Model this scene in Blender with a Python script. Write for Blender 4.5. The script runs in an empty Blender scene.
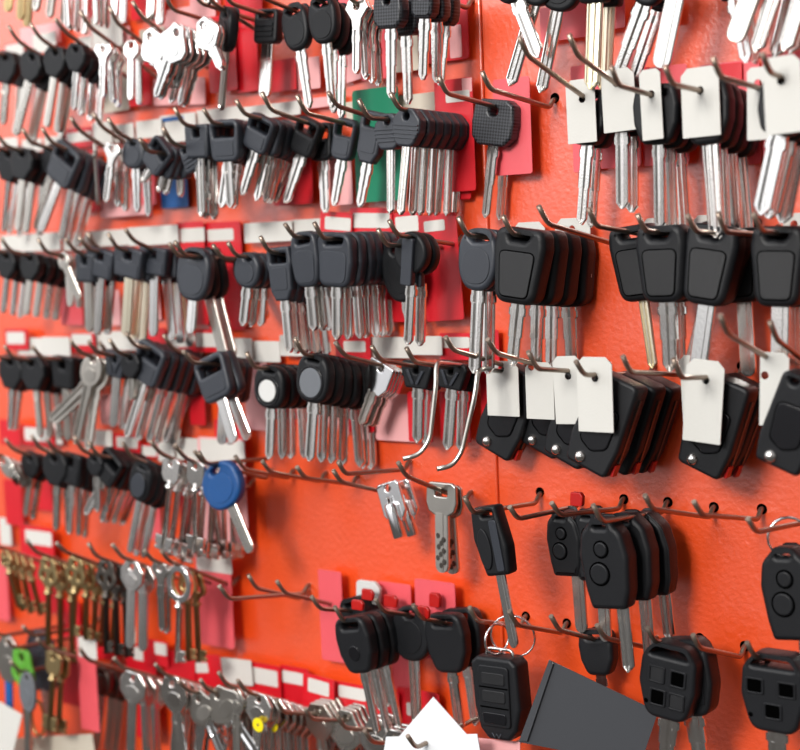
import bpy, bmesh, math, random
from mathutils import Vector, Matrix
random.seed(7)
col = bpy.context.scene.collection
PI = math.pi
MM = 0.001

# ---------------------------------------------------------------- camera
F = 1480.0
YAW, PIT, ROL, CX, CZ, DIST = 0.6561, 0.0863, -0.0414, -40.23, -7.36, 828.7
BASE = 1400.0                      # height of the middle hook row above the ground, mm
fw = Vector((-math.sin(YAW)*math.cos(PIT), math.cos(YAW)*math.cos(PIT), -math.sin(PIT)))
rt0 = Vector((math.cos(YAW), math.sin(YAW), 0)); up0 = rt0.cross(fw)
rt = rt0*math.cos(ROL) + up0*math.sin(ROL)
up = -rt0*math.sin(ROL) + up0*math.cos(ROL)
CAM = Vector((CX, 0, CZ+BASE)) - fw*DIST
def ray(px, py):
    return (fw + rt*((px-400)/F) - up*((py-375)/F)).normalized()
def at(px, py, z):
    """point (mm) seen at that spot of the photograph, z mm in front of the board"""
    d = ray(px, py); t = (-z - CAM.y)/d.y
    return CAM + d*t
def pix(P):
    d = P-CAM; w = d.dot(fw)
    return 400+F*d.dot(rt)/w, 375-F*d.dot(up)/w, w
def vscale(P): return F/(P-CAM).dot(fw)          # px per mm

cam = bpy.data.cameras.new('camera'); camo = bpy.data.objects.new('camera', cam); col.objects.link(camo)
M = Matrix((rt, up, -fw)).transposed().to_4x4(); M.translation = CAM*MM
camo.matrix_world = M
cam.sensor_width = 36; cam.lens = F*36/800; cam.clip_start = 0.01; cam.clip_end = 50
cam.dof.use_dof = True; cam.dof.focus_distance = 0.735; cam.dof.aperture_fstop = 7.0
bpy.context.scene.camera = camo

# ---------------------------------------------------------------- materials
def mat(name, base, rough=.4, metal=0., bump=0., bscale=400., var=0., vscale_=60., coat=0., spec=.5, rvar=0., sss=0.):
    m = bpy.data.materials.new(name); m.use_nodes = True
    nt = m.node_tree; b = nt.nodes['Principled BSDF']
    b.inputs['Base Color'].default_value = (*base, 1); b.inputs['Roughness'].default_value = rough
    b.inputs['Metallic'].default_value = metal
    b.inputs['Specular IOR Level'].default_value = spec
    if coat: b.inputs['Coat Weight'].default_value = coat; b.inputs['Coat Roughness'].default_value = .15
    tc = nt.nodes.new('ShaderNodeTexCoord')
    n = nt.nodes.new('ShaderNodeTexNoise'); n.inputs['Scale'].default_value = vscale_; n.inputs['Detail'].default_value = 3
    nt.links.new(tc.outputs['Object'], n.inputs['Vector'])
    if var or rvar:
        oi = nt.nodes.new('ShaderNodeObjectInfo')
        mx = nt.nodes.new('ShaderNodeMix'); mx.data_type = 'RGBA'
        mx.inputs[6].default_value = (*[c*(1-var) for c in base], 1); mx.inputs[7].default_value = (*[min(1, c*(1+var)) for c in base], 1)
        ad = nt.nodes.new('ShaderNodeMath'); ad.operation = 'MULTIPLY_ADD'; ad.inputs[1].default_value = .5
        nt.links.new(oi.outputs['Random'], ad.inputs[0])
        h = nt.nodes.new('ShaderNodeMath'); h.operation = 'MULTIPLY'; h.inputs[1].default_value = .5
        nt.links.new(n.outputs['Fac'], h.inputs[0]); nt.links.new(h.outputs[0], ad.inputs[2])
        nt.links.new(ad.outputs[0], mx.inputs[0]); nt.links.new(mx.outputs[2], b.inputs['Base Color'])
        if rvar:
            r = nt.nodes.new('ShaderNodeMath'); r.operation = 'MULTIPLY_ADD'; r.inputs[1].default_value = rvar; r.inputs[2].default_value = rough-rvar/2
            nt.links.new(ad.outputs[0], r.inputs[0]); nt.links.new(r.outputs[0], b.inputs['Roughness'])
    if bump:
        n2 = nt.nodes.new('ShaderNodeTexNoise'); n2.inputs['Scale'].default_value = bscale; n2.inputs['Detail'].default_value = 2
        nt.links.new(tc.outputs['Object'], n2.inputs['Vector'])
        bp = nt.nodes.new('ShaderNodeBump'); bp.inputs['Strength'].default_value = bump; bp.inputs['Distance'].default_value = .0004
        nt.links.new(n2.outputs['Fac'], bp.inputs['Height']); nt.links.new(bp.outputs[0], b.inputs['Normal'])
    return m
MT = dict(
 black=mat('black_plastic', (.008,.0085,.010), .43, bump=.25, bscale=2500, var=.25, spec=.28),
 grey=mat('grey_sheen_plastic', (.028,.032,.041), .38, bump=.25, bscale=2200, var=.2, spec=.45),  # black plastic lightened bluish, painting the reflection on left heads; also grey trim
 gloss=mat('smooth_black_plastic', (.006,.006,.0075), .25, bump=.06, bscale=1500, spec=.4),
 panel=mat('panel_plastic', (.008,.0083,.0095), .5, bump=.3, bscale=4000, spec=.4),
 disc=mat('grey_disc', (.13,.14,.155), .4, bump=.4, bscale=2500),
 white=mat('white_plastic', (.60,.60,.58), .4),
 blue=mat('blue_plastic', (.006,.065,.22), .4, bump=.6, bscale=1400, var=.1),
 steel=mat('nickel_silver', (.80,.775,.74), .19, 1., bump=.08, bscale=900, var=.12, rvar=.15),
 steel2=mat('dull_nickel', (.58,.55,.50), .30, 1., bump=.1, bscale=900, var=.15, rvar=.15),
 bright=mat('bright_nickel', (.80,.79,.77), .2, 1., bump=.05, bscale=700, var=.04),
 brass=mat('aged_brass', (.47,.35,.17), .36, 1., bump=.2, bscale=500, var=.25),
 cream=mat('pale_brass', (.86,.78,.60), .32, 1., bump=.1, bscale=600, var=.06),
 iron=mat('dark_iron', (.13,.115,.10), .38, 1., bump=.2, bscale=500, var=.2),
 chrome=mat('polished_chrome', (.88,.88,.88), .1, 1., var=.03),
 wire=mat('brown_steel_wire', (.30,.235,.185), .33, .9, bump=.1, bscale=500, var=.18),
 wiretip=mat('cut_wire_end', (.75,.7,.62), .3, 1.),
 red=mat('red_card', (.62,.004,.014), .42, var=.12, coat=.3),
 pink=mat('pink_card', (.78,.10,.12), .4, var=.08, coat=.25),
 palep=mat('pale_pink_card', (.85,.42,.42), .4, var=.05),
 label=mat('paper_label', (.66,.645,.60), .6, bump=.1, bscale=600, var=.05),
 tag=mat('white_paper_tag', (.58,.57,.53), .55, bump=.12, bscale=900, var=.03),
 tan=mat('tan_card', (.60,.54,.44), .5, var=.06),
 green=mat('green_card', (.0,.20,.10), .45), bluec=mat('blue_card', (.01,.10,.33), .45),
 leaf=mat('green_plastic', (.10,.35,.03), .4), slate=mat('slate_grey_card', (.052,.055,.062), .5),
 paper=mat('white_paper', (.80,.82,.84), .6), yellow=mat('yellow_sticker', (.85,.68,.0), .5),
 redp=mat('red_plastic', (.42,.006,.004), .35), dark=mat('dark_recess', (.001,.001,.001), .9, spec=.0),
 ink=mat('grey_ink', (.35,.35,.38), .6),
)
# knurled plastic: diamond relief
m = mat('knurled_plastic', (.030,.033,.040), .38); nt = m.node_tree; MT['knurl'] = m
tc = nt.nodes.new('ShaderNodeTexCoord'); mp = nt.nodes.new('ShaderNodeMapping'); mp.inputs['Rotation'].default_value = (0, PI/4, 0)
mp.inputs['Scale'].default_value = (1, 1, 1); nt.links.new(tc.outputs['Object'], mp.inputs[0])
ch = nt.nodes.new('ShaderNodeTexChecker'); ch.inputs['Scale'].default_value = 860
sx = nt.nodes.new('ShaderNodeSeparateXYZ'); cx_ = nt.nodes.new('ShaderNodeCombineXYZ')
nt.links.new(mp.outputs[0], sx.inputs[0]); nt.links.new(sx.outputs[0], cx_.inputs[0]); nt.links.new(sx.outputs[2], cx_.inputs[1])
nt.links.new(cx_.outputs[0], ch.inputs[0])
bp = nt.nodes.new('ShaderNodeBump'); bp.inputs['Strength'].default_value = 1; bp.inputs['Distance'].default_value = .0006
nt.links.new(ch.outputs['Fac'], bp.inputs['Height']); nt.links.new(bp.outputs[0], nt.nodes['Principled BSDF'].inputs['Normal'])
mxk = nt.nodes.new('ShaderNodeMix'); mxk.data_type = 'RGBA'; mxk.inputs[6].default_value = (.006,.006,.008,1); mxk.inputs[7].default_value = (.045,.048,.056,1)
nt.links.new(ch.outputs['Fac'], mxk.inputs[0]); nt.links.new(mxk.outputs[2], nt.nodes['Principled BSDF'].inputs['Base Color'])
# painted sheet metal: orange peel
m = bpy.data.materials.new('orange_painted_metal'); m.use_nodes = True; nt = m.node_tree; b = nt.nodes['Principled BSDF']; MT['wall'] = m
tc = nt.nodes.new('ShaderNodeTexCoord')
n1 = nt.nodes.new('ShaderNodeTexNoise'); n1.inputs['Scale'].default_value = 330; n1.inputs['Detail'].default_value = 4
n2 = nt.nodes.new('ShaderNodeTexVoronoi'); n2.inputs['Scale'].default_value = 95
n3 = nt.nodes.new('ShaderNodeTexNoise'); n3.inputs['Scale'].default_value = 9; n3.inputs['Detail'].default_value = 2
for n in (n1, n2, n3): nt.links.new(tc.outputs['Object'], n.inputs['Vector'])
rp = nt.nodes.new('ShaderNodeMapRange'); rp.inputs[1].default_value = .0; rp.inputs[2].default_value = .14; rp.inputs[3].default_value = 1; rp.inputs[4].default_value = 0
nt.links.new(n2.outputs['Distance'], rp.inputs[0])
ad = nt.nodes.new('ShaderNodeMath'); ad.operation = 'MULTIPLY_ADD'; ad.inputs[1].default_value = .35
nt.links.new(rp.outputs[0], ad.inputs[0]); nt.links.new(n1.outputs['Fac'], ad.inputs[2])
bp = nt.nodes.new('ShaderNodeBump'); bp.inputs['Strength'].default_value = .5; bp.inputs['Distance'].default_value = .0006
nt.links.new(ad.outputs[0], bp.inputs['Height']); nt.links.new(bp.outputs[0], b.inputs['Normal'])
mx = nt.nodes.new('ShaderNodeMix'); mx.data_type = 'RGBA'; mx.inputs[6].default_value = (.80,.062,.002,1); mx.inputs[7].default_value = (.86,.080,.003,1)
nt.links.new(n3.outputs['Fac'], mx.inputs[0]); nt.links.new(mx.outputs[2], b.inputs['Base Color'])
b.inputs['Roughness'].default_value = .34; b.inputs['Specular IOR Level'].default_value = 1.; b.inputs['IOR'].default_value = 1.62; b.inputs['Coat Weight'].default_value = 1.; b.inputs['Coat Roughness'].default_value = .22

# ---------------------------------------------------------------- mesh helpers (mm)
def finish(name, bm, m, smooth=True, mats=None):
    me = bpy.data.meshes.new(name)
    bmesh.ops.recalc_face_normals(bm, faces=bm.faces)
    for v in bm.verts: v.co *= MM
    bm.to_mesh(me); bm.free()
    for mm_ in (mats or [m]): me.materials.append(MT[mm_])
    return me
def roundpoly(pts, r, seg=5):
    out = []; n = len(pts)
    rs = r if isinstance(r, (list, tuple)) else [r]*n
    for i in range(n):
        p = Vector(pts[i]); a = Vector(pts[i-1]); c = Vector(pts[(i+1) % n])
        va = (a-p); vc = (c-p); la, lc = va.length, vc.length; va.normalize(); vc.normalize()
        ang = va.angle(vc); R = rs[i]
        d = min(R/math.tan(ang/2), la*.49, lc*.49) if R > 0 else 0
        if d < 1e-4: out.append(tuple(p)); continue
        p1 = p+va*d; p2 = p+vc*d
        for k in range(seg+1):
            t = k/seg; q = p1*(1-t)**2 + p*2*t*(1-t)*.0 + p2*t*t + p*2*t*(1-t)
            out.append((q.x, q.y))
    res = []
    for q in out:
        if not res or (Vector(q)-Vector(res[-1])).length > .04: res.append(q)
    if (Vector(res[0])-Vector(res[-1])).length < .04: res.pop()
    return res
def ell(cx, cz, rx, rz, n=28, p=2., taper=0.):
    o = []
    for k in range(n):
        a = 2*PI*k/n; c, s = math.cos(a), math.sin(a)
        x = abs(c)**(2/p)*(1 if c > 0 else -1); z = abs(s)**(2/p)*(1 if s > 0 else -1)
        o.append((cx+rx*x*(1+taper*z), cz+rz*z))
    return o
def area(P): return sum(P[i-1][0]*P[i][1]-P[i][0]*P[i-1][1] for i in range(len(P)))/2
def offset(P, d):
    """move each vertex inwards by d (P anticlockwise)"""
    n = len(P); out = []
    for i in range(n):
        a, p, c = Vector(P[i-1]), Vector(P[i]), Vector(P[(i+1) % n])
        e1 = (p-a).normalized(); e2 = (c-p).normalized()
        n1 = Vector((-e1.y, e1.x)); n2 = Vector((-e2.y, e2.x)); nn = (n1+n2)
        if nn.length < 1e-5: nn = n1
        nn.normalize(); k = max(.55, nn.dot(n1)); q = p+nn*(d/k)
        out.append((q.x, q.y))
    return out
def plate(bm, outer, holes=(), t=6., b=1.2, seg=3, y=0., crown=0., mi=0):
    """flat body in the XZ plane, thickness t along Y, rounded rims; crown lifts the face"""
    loops = [(outer if area(outer) > 0 else outer[::-1], 1)]
    for h in holes: loops.append((h if area(h) > 0 else h[::-1], -1))
    caps = {1: [], -1: []}; faces = []
    for P, sgn in loops:
        rings = []
        lev = [(b*(1-math.cos(PI/2*k/seg)), t/2-b+b*math.sin(PI/2*k/seg)) for k in range(seg+1)]
        if crown and sgn > 0: lev.append((b+crown*3.0, t/2+crown*.75))
        full = [(o, -h) for o, h in reversed(lev)] + lev      # y from front (-) to back (+)
        for o, h in full:
            Q = offset(P, o*sgn); rings.append([bm.verts.new((q[0], y+h, q[1])) for q in Q])
        n = len(P)
        for r in range(len(rings)-1):
            for i in range(n):
                j = (i+1) % n
                f = bm.faces.new((rings[r][i], rings[r][j], rings[r+1][j], rings[r+1][i])); f.smooth = True; faces.append(f)
        caps[-1].append(rings[0]); caps[1].append(rings[-1])
    for s in (-1, 1):
        ed = []
        for R in caps[s]:
            for i in range(len(R)):
                e = bm.edges.get((R[i-1], R[i]))
                ed.append(e)
        g = bmesh.ops.triangle_fill(bm, use_beauty=True, use_dissolve=False, edges=ed, normal=(0, s, 0))
        for f in g['geom']:
            if isinstance(f, bmesh.types.BMFace): f.smooth = False; faces.append(f)
    if mi:
        for f in faces: f.material_index = mi
    return bm
def boxm(bm, x0, x1, y0, y1, z0, z1, mi=0):
    vs = [bm.verts.new((x, y, z)) for x in (x0, x1) for y in (y0, y1) for z in (z0, z1)]
    for q in ((0,1,3,2),(4,6,7,5),(0,4,5,1),(2,3,7,6),(0,2,6,4),(1,5,7,3)):
        f = bm.faces.new([vs[i] for i in q]); f.material_index = mi
def tube(bm, pts, r, n=8, closed=False, mi=0, capend=True):
    """swept tube; r number or list"""
    P = [Vector(p) for p in pts]; N = len(P); rs = r if isinstance(r, (list, tuple)) else [r]*N
    rings = []; prev = None
    for i in range(N):
        if closed: tdir = (P[(i+1) % N]-P[i-1]).normalized()
        else: tdir = (P[min(i+1, N-1)]-P[max(i-1, 0)]).normalized()
        if prev is None:
            a = Vector((0,0,1)) if abs(tdir.z) < .9 else Vector((1,0,0)); u = tdir.cross(a).normalized()
        else: u = (prev-tdir*prev.dot(tdir)).normalized()
        prev = u; w = tdir.cross(u)
        rings.append([bm.verts.new(P[i]+(u*math.cos(2*PI*k/n)+w*math.sin(2*PI*k/n))*rs[i]) for k in range(n)])
    for i in range(N if closed else N-1):
        A, B = rings[i], rings[(i+1) % N]
        for k in range(n):
            f = bm.faces.new((A[k], A[(k+1) % n], B[(k+1) % n], B[k])); f.smooth = True; f.material_index = mi
    if not closed and capend:
        f = bm.faces.new(rings[0]); f.material_index = mi; f = bm.faces.new(rings[-1]); f.material_index = mi
def smoothpath(pts, r=3., seg=5):
    P = [Vector(p) for p in pts]; out = [P[0]]
    for i in range(1, len(P)-1):
        a, p, c = P[i-1], P[i], P[i+1]; d = min(r, (a-p).length*.45, (c-p).length*.45)
        p1 = p+(a-p).normalized()*d; p2 = p+(c-p).normalized()*d
        for k in range(seg+1):
            t = k/seg; out.append(p1*(1-t)**2+p*2*t*(1-t)+p2*t*t)
    out.append(P[-1]); return out
def blade(bm, z0, z1, w=8., t=2.2, style='centre'):
    """key blade from z0 down to z1, milled grooves on both faces, pointed or rounded nose"""
    w = w*.86; h = w/2
    if style == 'centre': g = [(-.28,.0,0),(-.22,.16,1),(.22,.16,1),(.28,0,0)]; prof = [(-1,.55),(-.86,1),(-.5,1),(-.2,.45),(.04,.4),(.1,.95),(.34,1),(.86,1),(1,.55)]
    elif style == 'twin': prof = [(-1,.3),(-.8,.9),(-.66,1),(-.5,.35),(-.38,.4),(-.2,1),(.14,1),(.3,.4),(.44,.35),(.58,1),(.8,.9),(1,.3)]
    elif style == 'side': prof = [(-1,.5),(-.8,1),(-.1,1),(.14,.35),(.4,.35),(.5,.85),(.85,.85),(1,.4)]
    else: prof = [(-1,.5),(-.85,1),(.3,1),(.36,.8),(.85,.8),(1,.5)]
    L = z0-z1
    st = [(z0, 1.), (z0-3.5, 1.), (z0-3.6, 1.14), (z0-6.8, 1.14), (z0-7.6, .94)] if style in ('centre', 'side') else [(z0, 1.), (z0-7, 1.)]
    st.append((z0-.55*L, .94 if style != 'flat' else 1.))
    if style == 'side': st += [(z0-.55*L-.3, .8)]
    k = .8 if style == 'side' else (.94 if style != 'flat' else 1.)
    if style == 'flat': st += [(z1+3.5, k), (z1+1.6, k*.86), (z1+.5, k*.55), (z1, .2)]
    else: st += [(z1+w*.42, k), (z1+w*.2, k*.6), (z1, .16)]
    rings = []
    for z, s in st:
        R = [bm.verts.new((u*h*s, -t/2*v, z)) for u, v in prof] + [bm.verts.new((u*h*s, t/2*v, z)) for u, v in reversed(prof)]
        rings.append(R)
    n = len(rings[0])
    for a, b_ in zip(rings, rings[1:]):
        for i in range(n): bm.faces.new((a[i], a[(i+1) % n], b_[(i+1) % n], b_[i]))
    bm.faces.new(rings[0]); bm.faces.new(rings[-1])

# ---------------------------------------------------------------- key kinds
# each returns list of (part name, mesh, [sub parts (name, mesh)]) ; origin = point where the wire carries it
def R4(x0, z0, x1, z1, r, seg=4): return roundpoly([(x0,z0),(x1,z0),(x1,z1),(x0,z1)], r, seg)
def B(): return bmesh.new()
HOLE = dict(oval=.14, frame=.14, small=.14, slot=.12, ridged=.16, knurl=.17, rsq=.12, panel=.10, disc=.07, ring=.07, bottle=.13,
            bar=.12, vhead=.22, flip=.05, remote=.03, window=.08, fob=.03, ford=.10, round=.12, drop=.12, waffle=.2,
            house=.16, ybow=.16, oct=.14, coin=.1, ringbow=.1, plate=.1, square=.26, tubular=.1, mortise=.12, fancy=.12, fan=.12)
ASP = dict(oval=.74, frame=.88, small=.95, slot=.88, ridged=.93, knurl=.92, rsq=.80, panel=.74, disc=.78, ring=.80, bottle=.62,
           bar=.75, vhead=1.45, flip=.56, remote=.62, window=.80, fob=.66, ford=.55, round=.88, drop=.82, waffle=.92,
           house=1.05, ybow=.95, oct=.95, coin=.72, ringbow=.95, plate=.62, square=1.15, tubular=.72, mortise=.95, fancy=.9, fan=.9)
def build_key(kind, H, total, bw, hm, bmt, style, wf=1., disc='disc'):
    W = H*ASP[kind]*wf; top = H*HOLE[kind]; bot = top-H; h = W/2; cz = (top+bot)/2
    zt = -(total); parts = []; subs = []
    X = lambda f: f*W; Z = lambda f: top-f*H         # fractions across and down the head
    hb = B(); t = 6.5; bld = True
    if kind == 'oval':
        plate(hb, ell(0, cz, h, H/2, 36, 2.5, .06), [roundpoly([(X(-.27),Z(.13)),(X(-.1),Z(.22)),(X(.30),Z(.19)),(X(.27),Z(.09)),(X(0),Z(.07))],1.2)], t, 2.2, 4)
        s = B(); plate(s, ell(X(.0), Z(.6), W*.36, H*.29, 24, 2.3), [], .6, .25, 2, -t/2-.1); subs.append(('face_inset', finish('face_inset', s, hm)))
    elif kind == 'round':
        plate(hb, ell(0, cz, h, H/2, 32, 2.3, 0), [ell(0, Z(.16), W*.13, H*.07, 14)], t, 2., 4)
        s = B(); plate(s, ell(0, Z(.56), W*.33, H*.3, 24), [], .6, .25, 2, -t/2-.1); subs.append(('face_inset', finish('face_inset', s, hm)))
    elif kind == 'frame':
        o = roundpoly([(X(-.43),bot),(X(.43),bot),(h,top),(-h,top)], H*.23, 6)
        plate(hb, o, [roundpoly([(X(-.33),Z(.42)),(X(.33),Z(.42)),(X(.35),Z(.16)),(X(-.35),Z(.16))], H*.05)], t, 1.6, 3)
        s = B(); plate(s, R4(X(-.32), Z(.86), X(.32), Z(.50), H*.06), [], .5, .2, 2, -t/2-.1); subs.append(('face_inset', finish('face_inset', s, hm)))
    elif kind == 'small':
        o = roundpoly([(X(-.22),bot),(X(.22),bot),(X(.48),Z(.62)),(h,Z(.3)),(X(.3),top),(X(-.3),top),(-h,Z(.3)),(X(-.48),Z(.62))], H*.1, 4)
        plate(hb, o, [ell(0, Z(.2), W*.12, H*.09, 12)], t, 1.5, 3)
    elif kind == 'slot':
        o = roundpoly([(X(-.44),bot),(X(.44),bot),(h,top),(-h,top)], H*.12)
        plate(hb, o, [roundpoly([(X(-.13),Z(.38)),(X(.13),Z(.38)),(X(.13),Z(.10)),(X(-.13),Z(.10))], H*.06)], t, 1.6, 3)
        s = B(); plate(s, R4(X(-.38), Z(.92), X(.38), Z(.5), H*.05), [], .5, .2, 2, -t/2-.1); subs.append(('face_inset', finish('face_inset', s, hm)))
    elif kind == 'ridged':
        plate(hb, roundpoly([(X(-.28),bot),(X(.28),bot),(h,Z(.62)),(h,Z(.28)),(X(.2),top),(X(-.2),top),(-h,Z(.28)),(-h,Z(.62))], H*.2), [ell(0, Z(.22), W*.1, H*.1, 14)], t, 1.2, 3)
        for k in range(4):
            s = B(); z = Z(.44+.11*k); ww = W*(.46 if k < 3 else .4); boxm(s, -ww, ww, -t/2-.7, -t/2+.1, z-H*.022, z+H*.022)
            subs.append(('ridge', finish('ridge', s, hm)))
    elif kind == 'knurl':
        t = 8; hm = 'knurl'
        plate(hb, roundpoly([(X(-.3),bot),(X(.3),bot),(X(.47),Z(.82)),(h,Z(.5)),(X(.46),Z(.12)),(X(.3),top),(X(-.3),top),(X(-.46),Z(.12)),(-h,Z(.5)),(X(-.47),Z(.82))], H*.09, 5), [ell(0, Z(.26), W*.1, H*.1, 14)], t, 1.6, 3)
    elif kind == 'waffle':
        plate(hb, R4(-h, bot, h, top, H*.16), [R4(X(-.3), Z(.26), X(.3), Z(.13), H*.04)], t, 1.4, 3)
        for k in range(3):
            s = B(); z = Z(.46+.15*k); boxm(s, -W*.36, W*.36, -t/2-.8, -t/2+.1, z-H*.045, z+H*.045); subs.append(('ridge', finish('ridge', s, hm)))
    elif kind == 'rsq':
        t = 7; plate(hb, roundpoly([(X(-.40),bot),(X(.40),bot),(h,Z(.55)),(X(.46),top),(X(-.46),top),(-h,Z(.55))], [H*.24,H*.24,H*.3,H*.26,H*.26,H*.3], 6), [roundpoly([(X(-.26),Z(.24)),(X(.22),Z(.20)),(X(.26),Z(.10)),(X(-.12),Z(.10))],1.)], t, 2., 4)
        s = B(); plate(s, roundpoly([(X(-.33),Z(.92)),(X(.33),Z(.92)),(X(.38),Z(.34)),(X(-.38),Z(.34))], H*.16), [], .6, .25, 2, -t/2-.1); subs.append(('face_inset', finish('face_inset', s, hm)))
    elif kind == 'panel':
        t = 12; plate(hb, roundpoly([(X(-.39),bot),(X(.39),bot),(h,Z(.25)),(X(.45),top),(X(-.45),top),(-h,Z(.25))], [H*.2,H*.2,H*.3,H*.17,H*.17,H*.3], 6), [roundpoly([(X(-.16),Z(.165)),(X(.12),Z(.165)),(X(.2),Z(.10)),(X(-.2),Z(.10))],1.)], t, 3., 5)
        o = roundpoly([(X(-.28),Z(.92)),(X(.28),Z(.92)),(X(.36),Z(.30)),(X(-.36),Z(.30))], H*.1)
        s = B(); plate(s, o, [offset(o if area(o) > 0 else o[::-1], .55)], .35, .1, 1, -t/2-.02); subs.append(('panel_seam', finish('panel_seam', s, 'dark')))
        s = B(); plate(s, offset(o if area(o) > 0 else o[::-1], .6), [], .8, .25, 2, -t/2-.1); subs.append(('panel', finish('panel', s, 'panel')))
    elif kind in ('disc', 'ring'):
        t = 7.5; hz = Z(.5)
        plate(hb, ell(0, cz, h, H/2, 36, 2.6), [roundpoly([(X(-.18),Z(.15)),(X(.16),Z(.15)),(X(.2),Z(.08)),(X(-.16),Z(.08))],.8)], t, 2.2, 4)
        dr = .85 if kind == 'ring' else 1.; s = B(); plate(s, ell(0, Z(.58), W*.33*dr, H*.30*dr, 28), [], 1.2, .4, 2, -t/2-.2); subs.append(('centre_disc', finish('centre_disc', s, disc)))
        s = B(); plate(s, ell(0, Z(.58), W*.385, H*.35, 28), [ell(0, Z(.58), W*.34, H*.31, 28)], .9, .3, 1, -t/2-.1); subs.append(('rim', finish('rim', s, 'gloss')))
    elif kind == 'bottle':
        plate(hb, roundpoly([(X(-.24),bot),(X(.24),bot),(X(.42),Z(.8)),(X(.44),Z(.45)),(h,Z(.3)),(X(.45),top),(X(-.45),top),(-h,Z(.3)),(X(-.44),Z(.45)),(X(-.42),Z(.8))], H*.05, 4), [R4(X(-.3), Z(.30), X(.3), Z(.12), H*.03)], t, 1.4, 3)
        s = B(); plate(s, R4(X(-.3), Z(.8), X(.3), Z(.38), H*.06), [], .5, .2, 2, -t/2-.1); subs.append(('face_inset', finish('face_inset', s, hm)))
    elif kind == 'bar':
        plate(hb, ell(0, Z(.4), h, H*.4, 32), [R4(X(-.14), Z(.2), X(.14), Z(.1), .8)], t, 1.8, 4)
        s = B(); plate(s, R4(-W*.17, bot, W*.17, top-H*.12, 1.5), [], 4, .6, 2, -t/2-.3); subs.append(('centre_bar', finish('centre_bar', s, 'grey')))
    elif kind == 'vhead':
        plate(hb, roundpoly([(X(-.34),bot),(X(.34),bot),(h,Z(.2)),(X(.44),top),(X(-.44),top),(-h,Z(.2))], H*.08, 3), [R4(X(-.07), Z(.44), X(.07), Z(.14), 1.)], t, 1.2, 3)
        for sg in (-1, 1):
            s = B(); plate(s, roundpoly([(0,Z(.84)),(sg*W*.1,Z(.84)),(sg*W*.3,Z(.3)),(sg*W*.2,Z(.3))], .5, 2), [], 1.4, .3, 1, -t/2-.3); subs.append(('v_rib', finish('v_rib', s, 'grey')))
    elif kind == 'drop':
        t = 8.5; plate(hb, roundpoly([(X(-.30),bot),(X(.30),bot),(X(.47),Z(.66)),(h,Z(.35)),(X(.42),top),(X(-.42),top),(-h,Z(.35)),(X(-.47),Z(.66))], [H*.2,H*.2,H*.2,H*.2,H*.2,H*.2,H*.2,H*.2], 6), [R4(X(-.22), Z(.2), X(.24), Z(.09), 1.2)], t, 2.2, 4)
        if disc != 'none':
            s = B(); plate(s, ell(X(.0), Z(.63), W*.16, H*.14, 24), [], 1., .4, 2, -t/2+.1); subs.append(('button', finish('button', s, 'gloss')))
    elif kind == 'ford':
        t = 9; plate(hb, roundpoly([(X(-.30),bot),(X(.42),bot),(h,Z(.6)),(X(.36),top),(X(-.42),top),(-h,Z(.45))], [H*.06,H*.06,H*.3,H*.06,H*.1,H*.3], 5), [R4(X(-.1), Z(.15), X(.22), Z(.07), 1.)], t, 1.8, 3)
        s = B(); plate(s, ell(X(-.16), Z(.6), W*.2, H*.3, 26), [], 1.4, .5, 2, -t/2-.2); subs.append(('side_oval', finish('side_oval', s, 'black')))
        s = B(); plate(s, R4(X(.1), Z(.94), X(.34), Z(.2), 1.5), [], 1.2, .4, 2, -t/2-.2); subs.append(('grip_strip', finish('grip_strip', s, 'grey')))
    elif kind == 'flip':
        t = 12.5; X = lambda f: f*W+7.; hx = h+7
        o = roundpoly([(X(-.44),bot+H*.02),(X(.42),bot),(hx,Z(.7)),(X(.48),top),(X(-.40),top),(7-h,Z(.7))], [H*.07,H*.07,H*.3,H*.08,H*.08,H*.3], 4)
        plate(hb, o, [ell(3.5, -1.2, 2., 1.6, 10)], t, 1.7, 3)
        po = roundpoly([(X(-.30),Z(.72)),(X(.0),Z(.80)),(X(.30),Z(.72)),(X(.34),Z(.3)),(X(-.34),Z(.3))], H*.1, 4)
        s = B(); plate(s, po, [offset(po if area(po) > 0 else po[::-1], .5)], .4, .1, 1, -t/2-.02); subs.append(('pad_seam', finish('pad_seam', s, 'dark')))
        s = B(); plate(s, offset(po if area(po) > 0 else po[::-1], .6), [], 1., .4, 2, -t/2+.1); subs.append(('button_pad', finish('button_pad', s, 'gloss')))
        s = B(); bmesh.ops.create_uvsphere(s, u_segments=16, v_segments=10, radius=3., matrix=Matrix.Translation((X(-.16), -t/2+.6, Z(.89))))
        for f in s.faces: f.smooth = True
        subs.append(('rivet', finish('rivet', s, 'steel')))
        s = B(); boxm(s, hx-.6, hx+.25, -.8, .8, Z(.82), Z(.14)); subs.append(('blade_edge', finish('blade_edge', s, 'iron')))
        s = B(); boxm(s, hx-1.5, hx-.15, -2.2, 2.2, Z(.965), Z(.84)); subs.append(('red_catch', finish('red_catch', s, 'redp')))
        bld = False
    elif kind == 'remote':
        t = 11; o = roundpoly([(X(-.34),bot),(X(.36),bot+H*.01),(X(.46),Z(.8)),(h,Z(.42)),(X(.40),Z(.16)),(X(.14),top),(X(-.2),top),(X(-.44),Z(.16)),(-h,Z(.42)),(X(-.42),Z(.8))], [H*.06,H*.06,H*.3,H*.3,H*.2,H*.06,H*.06,H*.2,H*.3,H*.3], 6)
        plate(hb, o, [roundpoly([(X(-.16),Z(.10)),(X(.10),Z(.10)),(X(.06),Z(.04)),(X(-.12),Z(.04))], .8)], t, 2.4, 4)
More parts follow.
